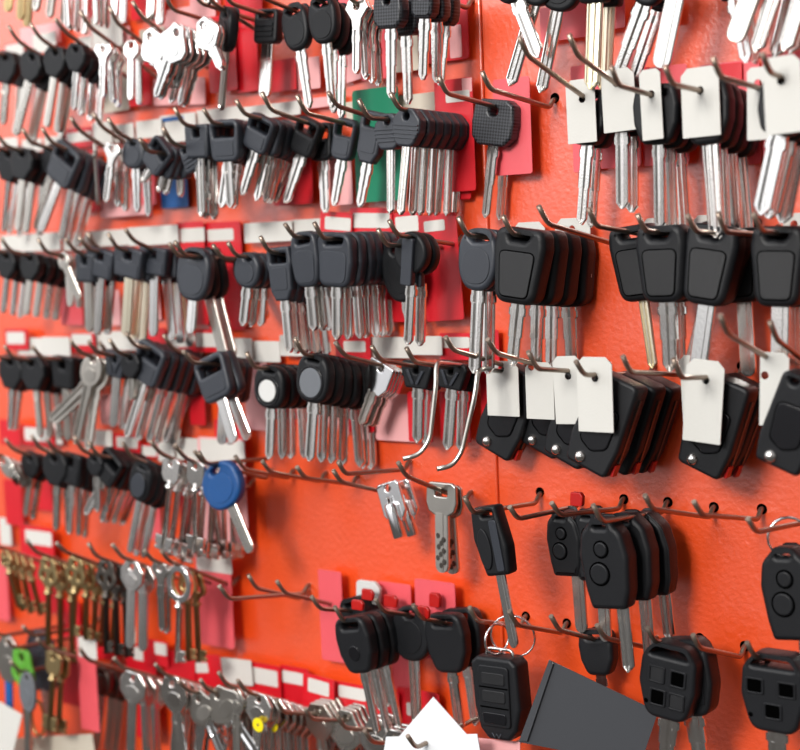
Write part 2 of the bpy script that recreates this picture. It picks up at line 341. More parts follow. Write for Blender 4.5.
        for fx, f, r in ((-.02, .33, .13), (-.09, .60, .185)):
            s = B(); plate(s, ell(X(fx), Z(f), W*(r+.03), W*(r+.03)*1.05, 24), [ell(X(fx), Z(f), W*r, W*r*1.05, 24)], .4, .1, 1, -t/2-.05); subs.append(('button_groove', finish('button_groove', s, 'dark')))
            s = B(); plate(s, ell(X(fx), Z(f), W*r, W*r*1.05, 24), [], 1.6, .7, 3, -t/2-.1); subs.append(('button', finish('button', s, 'black')))
    elif kind == 'window':
        t = 12; o = roundpoly([(X(-.34),bot),(X(.36),bot),(h,Z(.6)),(X(.49),Z(.2)),(X(.32),top),(X(-.28),top),(X(-.47),Z(.2)),(-h,Z(.55))], [H*.2,H*.2,H*.3,H*.2,H*.16,H*.16,H*.2,H*.3], 6)
        plate(hb, o, [roundpoly([(X(-.36),Z(.17)),(X(.38),Z(.17)),(X(.26),Z(.065)),(X(-.22),Z(.065))], 2.)], t, 2., 4)
        win = ((-.17,.42,0),(.20,.42,1),(-.13,.72,1),(.2,.72,0)) if disc != 'three' else ((-.26,.42,1),(.24,.42,1),(.02,.72,1))
        for fx, fz, dk in win:
            ww, wh = (W*.15, H*.115) if disc != 'three' else (W*.15, H*.105)
            s = B(); plate(s, R4(X(fx)-ww, Z(fz)-wh, X(fx)+ww, Z(fz)+wh, 1.2), [R4(X(fx)-ww*.72, Z(fz)-wh*.76, X(fx)+ww*.72, Z(fz)+wh*.76, .8)], 1., .3, 1, -t/2-.1); subs.append(('window_frame', finish('window_frame', s, 'black')))
            s = B(); plate(s, R4(X(fx)-ww*.72, Z(fz)-wh*.76, X(fx)+ww*.72, Z(fz)+wh*.76, .8), [], .3, .1, 1, -t/2-.05); subs.append(('button_window' if dk else 'button_blank', finish('button_window', s, 'dark' if dk else 'panel')))
        s = B(); plate(s, ell(X(-.33), Z(.8), 1.1, 1.1, 12), [], .4, .1, 1, -t/2); subs.append(('pin_hole', finish('pin_hole', s, 'dark')))
    elif kind == 'fob':
        t = 13; plate(hb, roundpoly([(X(-.46),Z(.62)),(X(-.36),Z(.88)),(X(-.2),bot),(X(.24),bot),(X(.40),Z(.88)),(h,Z(.62)),(X(.46),Z(.1)),(X(.34),top-H*.03),(X(-.36),top-H*.03),(-h,Z(.1))], H*.06, 4), [], t, 2., 4)
        s = B(); plate(s, R4(X(-.32), Z(.84), X(.32), Z(.12), 2.5), [], 1.6, .6, 2, -t/2-.3); subs.append(('button_pad', finish('button_pad', s, 'black')))
        for z0, z1, mm_ in ((.20,.34,'panel'),(.41,.55,'panel'),(.67,.80,'gloss')):
            s = B(); plate(s, R4(X(-.24), Z(z1), X(.24), Z(z0), 1.5), [], 1.2, .4, 2, -t/2-1.); subs.append(('button', finish('button', s, mm_)))
        for z in (.375, .61):
            s = B(); boxm(s, X(-.3), X(.3), -t/2-1.25, -t/2-.6, Z(z)-.35, Z(z)+.35); subs.append(('button_groove', finish('button_groove', s, 'dark')))
        s = B(); tube(s, smoothpath([(X(-.3),0,top-H*.05),(X(-.25),0,top+H*.04),(X(.25),0,top+H*.04),(X(.3),0,top-H*.05)], 3), .9, 8); subs.append(('wire_loop', finish('wire_loop', s, 'steel')))
        s = B(); zz = Z(.945)
        tube(s, [(-2.6,-t/2-.2,zz+1.3),(-1.3,-t/2-.2,zz-1.3),(0,-t/2-.2,zz+.9),(1.3,-t/2-.2,zz-1.3),(2.6,-t/2-.2,zz+1.3)], .35, 6); subs.append(('emblem', finish('emblem', s, 'grey')))
        bld = False
    elif kind in ('house', 'oct', 'ybow', 'coin', 'square', 'plate', 'fancy', 'ringbow', 'fan', 'tubular', 'mortise'):
        t = 2.3; hl = [ell(0, Z(HOLE[kind])+1-2.2, 2., 2., 14)]
        if kind == 'house': o = roundpoly([(X(-.16),bot),(X(.16),bot),(X(.46),Z(.72)),(h,Z(.5)),(X(.28),Z(.2)),(X(.18),top),(X(-.18),top),(X(-.28),Z(.2)),(-h,Z(.5)),(X(-.46),Z(.72))], H*.09, 4)
        elif kind == 'oct': o = roundpoly([(X(-.16),bot),(X(.16),bot),(X(.48),Z(.68)),(h,Z(.32)),(X(.25),top),(X(-.25),top),(-h,Z(.32)),(X(-.48),Z(.68))], H*.07, 4)
        elif kind == 'ybow': o = roundpoly([(X(-.16),bot),(X(.16),bot),(X(.22),Z(.65)),(h,Z(.3)),(X(.34),top),(X(.1),Z(.06)),(X(-.1),Z(.06)),(X(-.34),top),(-h,Z(.3)),(X(-.22),Z(.65))], H*.07, 4)
        elif kind == 'coin': o = ell(0, cz, h, H/2, 30)
        elif kind == 'square': o = roundpoly([(X(-.2),bot),(X(.2),bot),(X(.42),Z(.86)),(h,Z(.6)),(X(.48),Z(.1)),(X(.36),top),(X(-.36),top),(X(-.48),Z(.1)),(-h,Z(.6)),(X(-.42),Z(.86))], H*.08, 4); hl = [R4(X(-.2), Z(.42), X(.2), Z(.2), 1.)]
        elif kind == 'tubular': o = roundpoly([(X(-.34),bot),(X(.34),bot),(h,Z(.84)),(h,Z(.1)),(X(.42),top),(X(-.42),top),(-h,Z(.1)),(-h,Z(.84))], H*.04, 3)
        elif kind == 'plate': o = roundpoly([(X(-.3),bot),(X(.3),bot),(h,Z(.7)),(h,top),(-h,top),(-h,Z(.7))], H*.1, 4)
        elif kind == 'mortise': o = roundpoly([(X(-.3),bot),(X(.3),bot),(h,Z(.75)),(h,Z(.1)),(X(.3),top),(X(-.3),top),(-h,Z(.1)),(-h,Z(.75))], H*.1, 3)
        elif kind in ('fancy', 'fan'):
            o = []
            for k in range(48):
                a = 2*PI*k/48; r = 1+.09*math.cos(5*a+PI/2); o.append((h*r*math.cos(a)*.95, cz+H/2*r*math.sin(a)*.95))
            hl = [ell(0, Z(.24), W*.12, H*.1, 14)] + ([ell(sx_*W*.2, Z(.6), W*.08, H*.12, 12) for sx_ in (-1, 1)] if kind == 'fancy' else [])
        elif kind == 'ringbow':
            o = ell(0, cz, h, H/2, 32); hl = [ell(0, cz, h*.62, H*.31, 28)]; t = 3.5
        plate(hb, o, hl, t, min(.7, t*.3), 2)
        if kind in ('house', 'oct', 'coin'):
            s = B(); plate(s, ell(0, Z(.62), W*.27, H*.2, 22), [], .5, .2, 1, -t/2-.1); subs.append(('raised_centre', finish('raised_centre', s, hm)))
    nm = 'bow' if t <= 3.6 else 'head'
    hb_me = finish(nm, hb, hm)
    parts.append((nm, hb_me, subs))
    if bld:
        s = B(); z0 = bot+1.5
        if kind == 'tubular':
            zz = -total; s.free(); s = B()
            plate(s, R4(X(-.2)-1, bot-2, X(.2)+1, bot+3, .8), [], 2.2, .5, 1)
            parts.append(('neck', finish('neck', s, bmt), []))
            s = B(); zb_ = bot+6; zb_ = bot+10; tube(s, [(0,-2.2,zz),(0,-2.2,zz+.6),(0,-2.2,zb_-2.5),(0,-2.2,zb_-1),(0,-2.2,zb_),(0,-2.2,zb_+.1),(0,-2.2,zb_+3)], [3.2,3.6,3.6,3.0,1.6,1.2,1.2], 18); parts.append(('barrel', finish('barrel', s, bmt), []))
        elif kind in ('mortise', 'fancy', 'ringbow', 'fan'):
            r = 1.9 if kind != 'fan' else 1.7
            tube(s, [(0,0,bot+1.5),(0,0,bot-1),(0,0,bot-1.6),(0,0,bot-3.2),(0,0,bot-3.8),(0,0,-total)], [r,r,r*1.6,r*1.6,r,r], 12)
            sub = []
            if kind == 'mortise':
                for sg in (-1, 1):
                    q = B(); bl = 10
                    plate(q, roundpoly([(sg*1.,-total+bl),(sg*1.,-total+1),(sg*7.2,-total+1),(sg*7.2,-total+3.2),(sg*5.4,-total+3.2),(sg*5.4,-total+4.4),(sg*7.2,-total+4.4),(sg*7.2,-total+bl)], .2, 1), [], 2.2, .3, 1)
                    sub.append(('bit', finish('bit', q, bmt)))
            elif kind != 'ringbow' or True:
                q = B(); plate(q, roundpoly([(1,-total+8),(1,-total+1),(6.5,-total+1),(6.5,-total+3.5),(5,-total+3.5),(5,-total+5),(6.5,-total+5),(6.5,-total+8)], .2, 1), [], 1.8, .3, 1)
                sub.append(('bit', finish('bit', q, bmt)))
            parts.append(('shaft', finish('shaft', s, bmt), sub))
        else:
            if kind == 'square':      # dimple key: flat blade, shade of its round pits drawn as dark discs
                blade(s, z0, zt, bw, 2.8, 'flat'); me = finish('blade', s, bmt); sub = []
                random.seed(3)
                for k in range(9):
                    q = B(); zz = z0-12-(z0-12-zt-4)*k/8; xx = (-1.6, 1.5, .3)[k % 3] + random.uniform(-.5, .5)
                    plate(q, ell(xx, zz, 1.25, 1.6, 12), [], .3, .1, 1, -1.45); sub.append(('dimple', finish('dimple', q, 'iron')))
                parts.append(('blade', me, sub))
            else:
                blade(s, z0, zt, bw, 2.4, style)
                if kind == 'remote':
                    for v in s.verts: v.co.x += W*.2
                parts.append(('blade', finish('blade', s, bmt), []))
    return parts

def ob(name, me, parent=None):
    o = bpy.data.objects.new(name, me); col.objects.link(o)
    if parent: o.parent = parent
    return o
def assemble(name, parts):
    root = bpy.data.objects.new(name, None); col.objects.link(root); root.empty_display_size = .01
    for pn, me, subs in parts:
        p = ob(pn, me, root)
        for sn, sm in subs: ob(sn, sm, p)
    return root
def kids(o): return [c for c in bpy.data.objects if c.parent == o]
def dup(root, parts_cache):
    r = root.copy(); col.objects.link(r)
    for ch, subs in parts_cache:
        c = ch.copy(); col.objects.link(c); c.parent = r
        for g in subs:
            d = g.copy(); col.objects.link(d); d.parent = c
    return r

# ---------------------------------------------------------------- hooks
HL = 58.0     # reach of a hook, board to elbow
def tag_(o, label, cat, group=None, kind=None):
    o['label'] = label; o['category'] = cat
    if group: o['group'] = group
    if kind: o['kind'] = kind
HOOKS = []
def make_hook(E, K=None, tip=(6., 8.), info=None, slope=None, W=None, rad=1.25):
    if slope is None:
        slope = .12
        if K is not None and abs(E.y-K.y) > 6: slope = (E.z-K.z)/(K.y-E.y)
        slope = max(-.05, min(.5, slope))
    vw = E.z - slope*HL*.9
    if W is not None: vw = W.z-4.
    tl = random.uniform(.85, 1.15); fo = random.uniform(.8, 1.1)
    pts = [(E.x, 4., vw+4.5), (E.x, -2., vw+4.2), (E.x, -5.5, vw), (E.x, E.y, E.z), (E.x-1.*random.uniform(0, 1), E.y-tip[0]*fo, E.z+tip[1]*tl)]
    bm = B(); P = smoothpath(pts, 4., 5); tube(bm, P, rad, 10)
    me = finish('wire_hook', bm, 'wire')
    h = ob('wire_hook', me); HOOKS.append((h, info)); return h

def elbow(el, hole=None):
    """elbow of a hook; with the hole known on the board its reach follows"""
    if hole is None: return at(el[0], el[1], HL), None
    Wp = at(hole[0], hole[1], 0); lo, hi = 5., 110.
    for _ in range(40):
        m_ = (lo+hi)/2
        if pix(Vector((Wp.x, -m_, Wp.z)))[0] > el[0]: lo = m_
        else: hi = m_
    return at(el[0], el[1], lo), Wp
STACKS = []
ITEMS = []     # (root, stack record, index)
def zsolve(E, kx):
    lo, hi = 2., HL+25
    for _ in range(40):
        m_ = (lo+hi)/2; x = pix(Vector((E.x, -m_, E.z)))[0]
        if x > kx: lo = m_
        else: hi = m_
    return (lo+hi)/2
PLAS = {'oval','round','frame','small','slot','ridged','knurl','waffle','rsq','panel','disc','ring','bottle','bar','vhead','drop','ford','flip','remote','window','fob'}
def S(row, kind, el, k, hp, tips, n, desc, sp=None, bw=8., hm='black', bm_='steel', style='centre', yaw=0., wf=1., hook=True, disc='disc', label=None, labels=None, jit=2., slope=None, cat='key', zk=None, hole=None, back=None):
    """one stack of keys on one hook. el elbow, k carrying point of the front key, hp head height, tips of the blades (photo px)"""
    if sp is None: sp = 7. if kind in PLAS else 3.
    if el is None: el = (k[0]-9, k[1]-4)
    E, Wp = elbow(el, hole); z0 = zk if zk else zsolve(E, k[0])
    if back is None and not zk and kind in PLAS: back = 4.
    if back is not None: z0 = max(6., z0-back)
    K = at(k[0], k[1], z0)
    if k[0] < 300 and kind in ('frame', 'small', 'slot'): wf *= 1.14
    K.x = E.x if not zk else K.x
    s = vscale(K); H = hp/s
    T = at(tips[0][0], tips[0][1], z0); total = (T-K).length
    if kind in ('flip', 'fob'): total = H
    parts = build_key(kind, H, total, bw, hm, bm_, style, wf, disc)
    catn = 'car_key' if kind in PLAS else 'metal_key'
    if kind in ('flip', 'remote', 'window', 'fob'): catn = 'remote_key'
    if kind == 'blue': catn = 'car_key'
    root = assemble(catn, parts)
    chs = [c for c in bpy.data.objects if c.parent == root]
    cache = [(c, [g for g in bpy.data.objects if g.parent == c]) for c in chs]
    rec = dict(row=row, x=k[0], n=n, desc=desc, label=label, labels=labels, cat=cat, z=(z0, z0-(n-1)*sp))
    STACKS.append(rec)
    ang = 0
    sl = slope if slope is not None else (.12 if abs(E.y-K.y) <= 6 else max(-.05, min(.5, (E.z-K.z)/(K.y-E.y))))
    for i in range(n):
        z = max(3.5, z0-i*sp)
        if i < len(tips):
            Kp = Vector((K.x, -z, K.z - sl*(z0-z))); Tp = at(tips[i][0], tips[i][1], z)
            ang = math.atan2(Tp.x-Kp.x, Kp.z-Tp.z); a = ang
        else: a = ang + math.radians(random.uniform(-jit, jit))
        r = root if i == 0 else dup(root, cache)
        r.location = Vector((K.x, -z, K.z - sl*(z0-z)))*MM
        yy = yaw + (random.uniform(-3, 3) if i else 0)
        r.rotation_euler = (math.radians(random.uniform(-2.5, 2.5)), -a, math.radians(yy))
        ITEMS.append((r, rec, i))
    if hook: make_hook(E, K, info=rec, slope=slope, W=Wp)
    return rec

# paper tag hanging in front of keys on the same hook: corners in photo px
TAGS = []
def T(row, k, el, box, label, z=None, hook=False, rot=0., curl=0., hole=None):
    E, Wp = elbow(el, hole); zz = z if z else zsolve(E, k[0])
    P = at(k[0], k[1], zz); s = vscale(P)
    a = at(box[0], box[3], zz); c = at(box[2], box[1], zz)
    w = (at(box[2], (box[1]+box[3])/2, zz)-at(box[0], (box[1]+box[3])/2, zz)).x; hh = (at((box[0]+box[2])/2, box[1], zz)-at((box[0]+box[2])/2, box[3], zz)).z
    cx = at((box[0]+box[2])/2, k[1], zz).x-P.x; top = (at(k[0], box[1], zz)-P).z
    ch = w*.18
    o = [(cx-w/2, top-hh), (cx+w/2, top-hh), (cx+w/2, top-ch), (cx+w/2-ch, top), (cx-w/2+ch, top), (cx-w/2, top-ch)]
    bm = B(); plate(bm, roundpoly(o, .4, 2), [ell(0, -1.5, 1.8, 1.8, 16)], .5, .1, 1)
    if curl:
        for v in bm.verts: v.co.y += curl*math.sin((v.co.z/hh)*2.2)
    me = finish('paper_tag', bm, 'tag'); o_ = ob('paper_tag', me); o_.location = P*MM; o_.rotation_euler = (0, -math.radians(rot), 0)
    tag_(o_, label, 'tag', 'white paper tags hanging on the hooks'); TAGS.append(o_)

# hang card lying against the board: box in photo px
CARDS = []
def C(box, m='red', win=None, z=5., rot=0., note='', wm='label', row=None):
    z = z*.6 + (len(CARDS)*5 % 8)*.75
    cxp, cyp = (box[0]+box[2])/2, (box[1]+box[3])/2
    P = at(cxp, cyp, z); w = (at(box[2], cyp, z)-at(box[0], cyp, z)).x; h = (at(cxp, box[1], z)-at(cxp, box[3], z)).z
    bm = B(); ch = min(w, h)*.07
    plate(bm, roundpoly([(-w/2,-h/2),(w/2,-h/2),(w/2,h/2),(-w/2,h/2)], ch, 3), [], .5, .1, 1)
    nm = {'red':'red_hang_card','pink':'pink_hang_card','palep':'pale_pink_card','label':'white_label_card','tan':'tan_card','green':'green_card','bluec':'blue_card','tag':'white_label_card'}[m]
    o = ob(nm, finish(nm, bm, m)); o.location = P*MM; o.rotation_euler = (0, -math.radians(rot), 0)
    if win:
        a = at(win[0], win[1], z); b_ = at(win[2], win[3], z)
        x0, x1 = at(win[0], (win[1]+win[3])/2, z).x-P.x, at(win[2], (win[1]+win[3])/2, z).x-P.x
        z1, z0_ = at((win[0]+win[2])/2, win[1], z).z-P.z, at((win[0]+win[2])/2, win[3], z).z-P.z
        bm = B(); plate(bm, R4(x0, z0_, x1, z1, 1.2), [], .3, .1, 1, -.35)
        ob('white_label' if wm == 'label' else 'coloured_band', finish('white_label', bm, wm), o)
    CARDS.append((o, m, cxp, cyp, bool(win), note, row)); return o
#@@DATA@@
# ================================================================ the keys, row by row (photo px)
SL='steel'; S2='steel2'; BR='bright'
# --- row 0: only the blades reach into view
S(0,'oct',(2,-72),(12,-62),30,[(9,12),(20,13),(28,8)],3,'tarnished brass key with cropped bow',bm_='brass',hm='brass',style='flat',bw=9,sp=8)
S(0,'small',(32,-70),(42,-60),32,[(38,12),(52,14)],3,'dark headed key with cropped head',bm_=S2,sp=9)
S(0,'oct',(58,-62),(64,-55),28,[(66,28),(71,30),(80,34),(86,37)],4,'long bright steel key with cropped bow',bm_=SL,hm=SL,style='centre',bw=6,sp=6)
S(0,'oct',(88,-60),(94,-55),28,[(95,25),(100,29),(107,32)],3,'slim steel key with cropped bow',bm_=SL,hm=SL,style='twin',bw=6,sp=5)
S(0,'oct',(110,-60),(118,-54),28,[(116,18),(124,22)],2,'white-bright steel key with cropped bow',bm_=BR,hm=SL,style='flat',bw=7,sp=6)
S(0,'oct',(146,-62),(154,-56),28,[(152,20),(160,12)],2,'tilted steel key with cropped bow',bm_=SL,hm=SL,style='flat',bw=8,sp=6)
S(0,'oct',(200,-62),(206,-56),28,[(207,5),(217,8)],2,'steel key whose tip barely shows',bm_=SL,hm=SL,bw=6,sp=8)
# --- row 1
S(1,'small',(-32,46),(3,57),32,[(2,125),(18,119)],2,'black plastic key cut by the frame edge',bm_=S2,sp=12)
S(1,'small',(17,40),(30,57),31,[(15,135),(34,138)],2,'black hexagonal head key with dull wide blade',bm_=S2,style='flat',bw=9,sp=9)
S(1,'small',(40,38),(53,52),31,[(47,127),(56,130)],3,'black round-holed plastic key with grey blade',bm_=S2,style='flat',bw=7,sp=6)
S(1,'small',(64,31),(73,49),28,[(73,110),(82,112),(93,113)],4,'small black faceted plastic key with short blade',sp=6,bw=6)
S(1,'ybow',(90,27),(103,47),23,[(104,98),(112,98)],3,'silver key with spread Y-shaped bow',hm=SL,bm_=SL,sp=5,bw=6,wf=1.3)
S(1,'oct',(117,23),(131,43),20,[(132,100)],2,'small matt silver key on a pale card',hm=SL,bm_=SL,sp=5,bw=6,style='flat',wf=1.2)
S(1,'house',(141,16),(149,35),36,[(167,84),(170,80)],3,'white-bright house key swung to the right',hm=BR,bm_=BR,sp=4,bw=7,style='flat')
S(1,'house',(173,10),(177,31),40,[(154,97),(160,102),(170,105),(178,103)],5,'large bright house key swung to the left',hm=BR,bm_=BR,sp=4.5,bw=9,style='side')
S(1,'house',(200,3),(202,24),34,[(221,68)],2,'bright house key beside a narrow black key',hm=BR,bm_=BR,sp=4,bw=7,style='flat')
S(1,'oval',(212,2),(224,14),45,[(215,110)],1,'slender black car key turned edge-on',yaw=-26,bw=8,bm_=S2)
S(1,'waffle',(230,3),(264,17),34,[(267,98)],1,'black key with square ribbed waffle head',style='flat',bw=10)
S(1,'oval',(262,-3),(290,12),47,[(311,108)],1,'glossy black oval car key swung right',style='side',bw=8)
S(1,'oval',(300,-12),(318,4),47,[(330,107),(334,100)],3,'large black oval car key with slanted slot',style='side',bw=7,sp=8,wf=1.05)
S(1,'ybow',(340,-10),(357,4),32,[(358,74),(364,75),(368,75)],5,'thin silver key with notched bow',hm=SL,bm_=SL,sp=3.5,bw=6)
S(1,'knurl',(372,-12),(386,-1),36,[(390,98),(407,100)],2,'knurled black key beside a tan card',bw=8,style='side',sp=12,wf=1.1)
S(1,'knurl',(406,-14),(421,-6),30,[(421,80),(436,68),(440,78)],3,'knurled black key with splayed blades',bw=8,style='side',sp=9,wf=1.0)
S(1,'round',(478,-42),(500,-32),44,[(541,58)],1,'black headed key with blade swung right behind others',style='centre',bw=9,wf=.95)
S(1,'round',(515,-44),(540,-32),44,[(509,86)],1,'black key with long ribbed blade swung left',style='twin',bw=9,wf=1.)
S(1,'round',(535,-44),(562,-34),52,[(538,93)],1,'wide black key with twin-grooved blade',style='twin',bw=9,wf=1.05)
S(1,'slot',(570,-42),(592,-32),40,[(593,90)],2,'black key with broad cream brass blade',style='twin',bw=10,bm_='cream',sp=12)
S(1,'round',(630,-44),(652,-30),42,[(615,82)],2,'black key with bright blade leaning left',style='side',bw=10,sp=12)
S(1,'oct',(665,-55),(684,-45),38,[(661,68)],1,'plain silver key with long rounded blade',hm=SL,bm_=SL,style='flat',bw=11)
S(1,'slot',(705,-42),(726,-32),36,[(746,63)],2,'black key with notched white-bright blade',style='side',bw=9,bm_=BR,sp=8)
S(1,'oct',(748,-50),(764,-42),34,[(735,42)],1,'pale dull key cropped at its bow',hm=S2,bm_=S2,style='flat',bw=11)
S(1,'oct',(768,-50),(786,-42),34,[(757,53),(775,54)],2,'slim silver key leaning left at top edge',hm=SL,bm_=SL,style='twin',bw=9,sp=14)
S(1,'oct',(800,-48),(812,-42),34,[(786,52)],2,'slim silver key at the right edge',hm=SL,bm_=SL,style='twin',bw=9,sp=8)
# --- row 2
S(2,'small',(-20,142),(6,153),34,[(2,232),(11,236)],3,'black key with long thin blade at frame edge',sp=8,bw=5)
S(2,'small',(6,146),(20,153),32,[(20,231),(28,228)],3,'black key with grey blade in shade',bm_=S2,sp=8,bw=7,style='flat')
S(2,'small',(30,142),(52,152),30,[(36,229)],1,'black key swung far to the left',bm_=S2,bw=7,style='flat')
S(2,'frame',(51,142),(65,152),42,[(43,231),(60,232)],4,'charcoal slab-headed key leaning left',bm_=SL,bw=8,style='flat',sp=7,hm='grey')
S(2,'oct',(79,130),(94,146),18,[(91,205)],1,'silver key seen exactly edge-on',hm=S2,bm_=S2,yaw=-39,style='flat',bw=8)
S(2,'ybow',(102,127),(112,147),26,[(107,202),(118,201)],3,'bright Y-bow key near the edge-on key',hm=SL,bm_=SL,sp=5,bw=7)
S(2,'round',(118,133),(130,143),30,[(138,212)],2,'grey round-headed key with bright blade',hm='grey',bw=8,bm_=BR,style='side',wf=1.25)
S(2,'frame',(147,151),(160,148),34,[(143,182),(152,214),(163,214),(181,214)],4,'grey square key with slot swung over others',hm='grey',bw=7,sp=4,slope=.1,style='twin')
S(2,'waffle',(172,143),(186,150),28,[(208,200)],1,'grey plastic key half hidden by a ridged one',hm='grey',bw=7)
S(2,'slot',(183,124),(194,129),34,[(201,217),(208,222)],3,'grey ribbed key with tall blade',hm='grey',bw=8,style='twin',sp=5)
S(2,'frame',(212,123),(221,126),42,[(229,208),(224,210),(233,225),(223,226)],4,'grey open-framed key tilted right',hm='grey',bw=8,style='centre',sp=6)
S(2,'frame',(244,114),(259,122),37,[(242,195),(257,215),(263,213),(268,218),(260,222),(272,220)],6,'open-framed black key tilted left',bw=8,hm='grey',sp=6,style='side',slope=.15)
S(2,'frame',(271,110),(306,125),38,[(287,203),(326,212)],2,'open-framed key with blade leaning left',bw=9,sp=9,style='side')
S(2,'frame',(306,113),(343,125),42,[(336,206)],1,'upright framed key before the green card',bw=8,hm='grey',style='side',wf=.8)
S(2,'bottle',(337,106),(371,119),52,[(362,207)],1,'narrow grey key hanging over green card',bw=8,hm='grey',style='side')
S(2,'ridged',(368,118),(386,120),36,[(393,214)],1,'ridged key behind the long ridged stack',bw=6,hm='grey',style='twin')
S(2,'ridged',(399,109),(405,115),38,[(403,215),(415,217),(421,214),(430,214),(438,213),(447,214),(455,212)],8,'ridged black plastic key with horizontal bars',bw=6.5,sp=7.2,hm='grey',style='twin',slope=.02)
S(2,'knurl',(446,93),(493,108),46,[(487,218),(502,219)],2,'large knurled black key with pointed blade',bw=7.5,sp=10,style='side',wf=1.2)
S(2,'drop',(528,56),(585,97),55,[(584,225)],2,'black key behind the first tag of its row',disc='none',bw=8,style='side',slope=.2,back=5,hole=(616,110))
S(2,'drop',(577,55),(616,84),55,[(621,209),(632,214)],2,'black key mostly covered by its tag',disc='none',bw=8.5,sp=9,slope=.2,back=5,hole=(650,98))
S(2,'drop',(618,85),(653,92),60,[(659,228),(673,226)],3,'fat black key bulging right of its tag',disc='none',bw=7,sp=9,wf=1.05,slope=.2,back=5,hole=(693,98))
S(2,'drop',(672,84),(702,88),65,[(719,238)],4,'broad black key behind a white tag',disc='none',bw=10,sp=9,wf=1.0,style='twin',slope=.2,back=5,hole=(745,92))
S(2,'drop',(770,73),(786,78),66,[(763,215),(773,204)],3,'black tagged key leaning left at frame edge',disc='none',bw=10,sp=9,wf=1.,bm_=BR,slope=.2,back=5,hole=(845,88))
# --- row 3
S(3,'small',(-12,248),(4,255),28,[(4,313),(13,313)],3,'black key cropped by the left frame edge',sp=7,bw=5.5,style='flat')
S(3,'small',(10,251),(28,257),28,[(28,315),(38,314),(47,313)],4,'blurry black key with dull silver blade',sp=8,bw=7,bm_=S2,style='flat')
S(3,'oct',(46,252),(62,256),18,[(79,300),(72,312)],3,'small dull silver key swung to the right',sp=5,bw=7,hm=S2,bm_=S2,style='flat')
S(3,'slot',(74,250),(82,257),29,[(88,332)],2,'grey square key behind its neighbour',sp=6,bw=8,bm_=S2,hm='grey',style='flat')
S(3,'slot',(89,250),(98,253),29,[(96,333),(106,335)],2,'grey slotted key with paired blades',sp=8,bw=8,hm='grey',style='flat',wf=1.4)
S(3,'slot',(117,248),(126,252),30,[(125,336),(137,336)],3,'grey slotted key with brassy blade',sp=7,bw=9,bm_='cream',hm='grey',style='flat',wf=1.4)
S(3,'slot',(134,241),(150,251),28,[(153,336),(172,331)],4,'wide grey slotted key, clearest of its kind',sp=7,bw=8,hm='grey',style='flat',wf=1.45,bm_=BR)
S(3,'oval',(178,256),(192,255),54,[(193,333)],1,'glossy oval key with a short bright blade',bw=8,wf=1.15,style='flat',bm_=BR,hm='grey',slope=.1)
S(3,'oval',(184,255),(199,256),52,[(223,358)],2,'oval black key with blade swung right',bw=9,wf=1.0,style='flat',bm_=S2,slope=.1,zk=36)
S(3,'round',(236,256),(246,257),36,[(243,326),(254,323)],3,'grey round key with small hole',bw=8,hm='grey',sp=6,wf=1.1)
S(3,'round',(222,258),(241,262),30,[(269,318)],1,'short black key behind the round one',bw=7,zk=15)
S(3,'bottle',(268,251),(276,254),54,[(289,353),(297,352),(305,352)],6,'grey bottle-shaped key with rectangular eye',bw=7.5,hm='grey',sp=5.5)
S(3,'rsq',(294,237),(301,238),56,[(312,331),(323,336)],3,'tall grey key left of the thick stack',bw=8,hm='grey',sp=6,wf=.82)
S(3,'rsq',(323,239),(332,239),55,[(335,340),(350,341),(361,342),(370,343),(376,322)],7,'rounded square car key with slanted slot',bw=8,hm='grey',sp=7.2,wf=1.08)
S(3,'bar',(397,235),(409,238),54,[(406,345),(418,352)],2,'car key with raised bar across round head',bw=7,sp=7)
S(3,'round',(386,245),(398,248),62,[(409,330)],1,'dark key hidden behind the barred key',zk=22,bw=7,wf=.8)
S(3,'oval',(467,235),(476,237),63,[(476,373),(491,371)],2,'textured oval car key with long blade',bw=8.5,sp=8,wf=1.0,hm='grey')
S(3,'panel',(512,234),(521,236),76,[(514,366),(536,374),(552,370),(570,366)],4,'big black key with inset panel, left block',bw=10,sp=12.5,wf=1.08,style='side')
S(3,'panel',(596,226),(630,233),76,[(651,369)],1,'panelled key overlapped by its neighbour',bw=6.5,sp=10,wf=.93,bm_='cream',style='twin')
S(3,'panel',(645,231),(660,233),77,[(669,372)],2,'panelled car key with wide silver blade',bw=10,sp=10,wf=.98,style='side')
S(3,'panel',(696,232),(713,233),81,[(699,375),(697,352)],2,'panelled car key leaning to the left',bw=10,sp=9,wf=.98,style='flat',bm_=BR)
S(3,'panel',(725,232),(740,236),74,[(750,376)],1,'panelled key set back between two others',bw=9,zk=14,style='flat')
S(3,'panel',(762,231),(778,234),81,[(780,382),(796,380)],3,'panelled car key at right frame edge',bw=10,sp=11,wf=.98,style='flat')
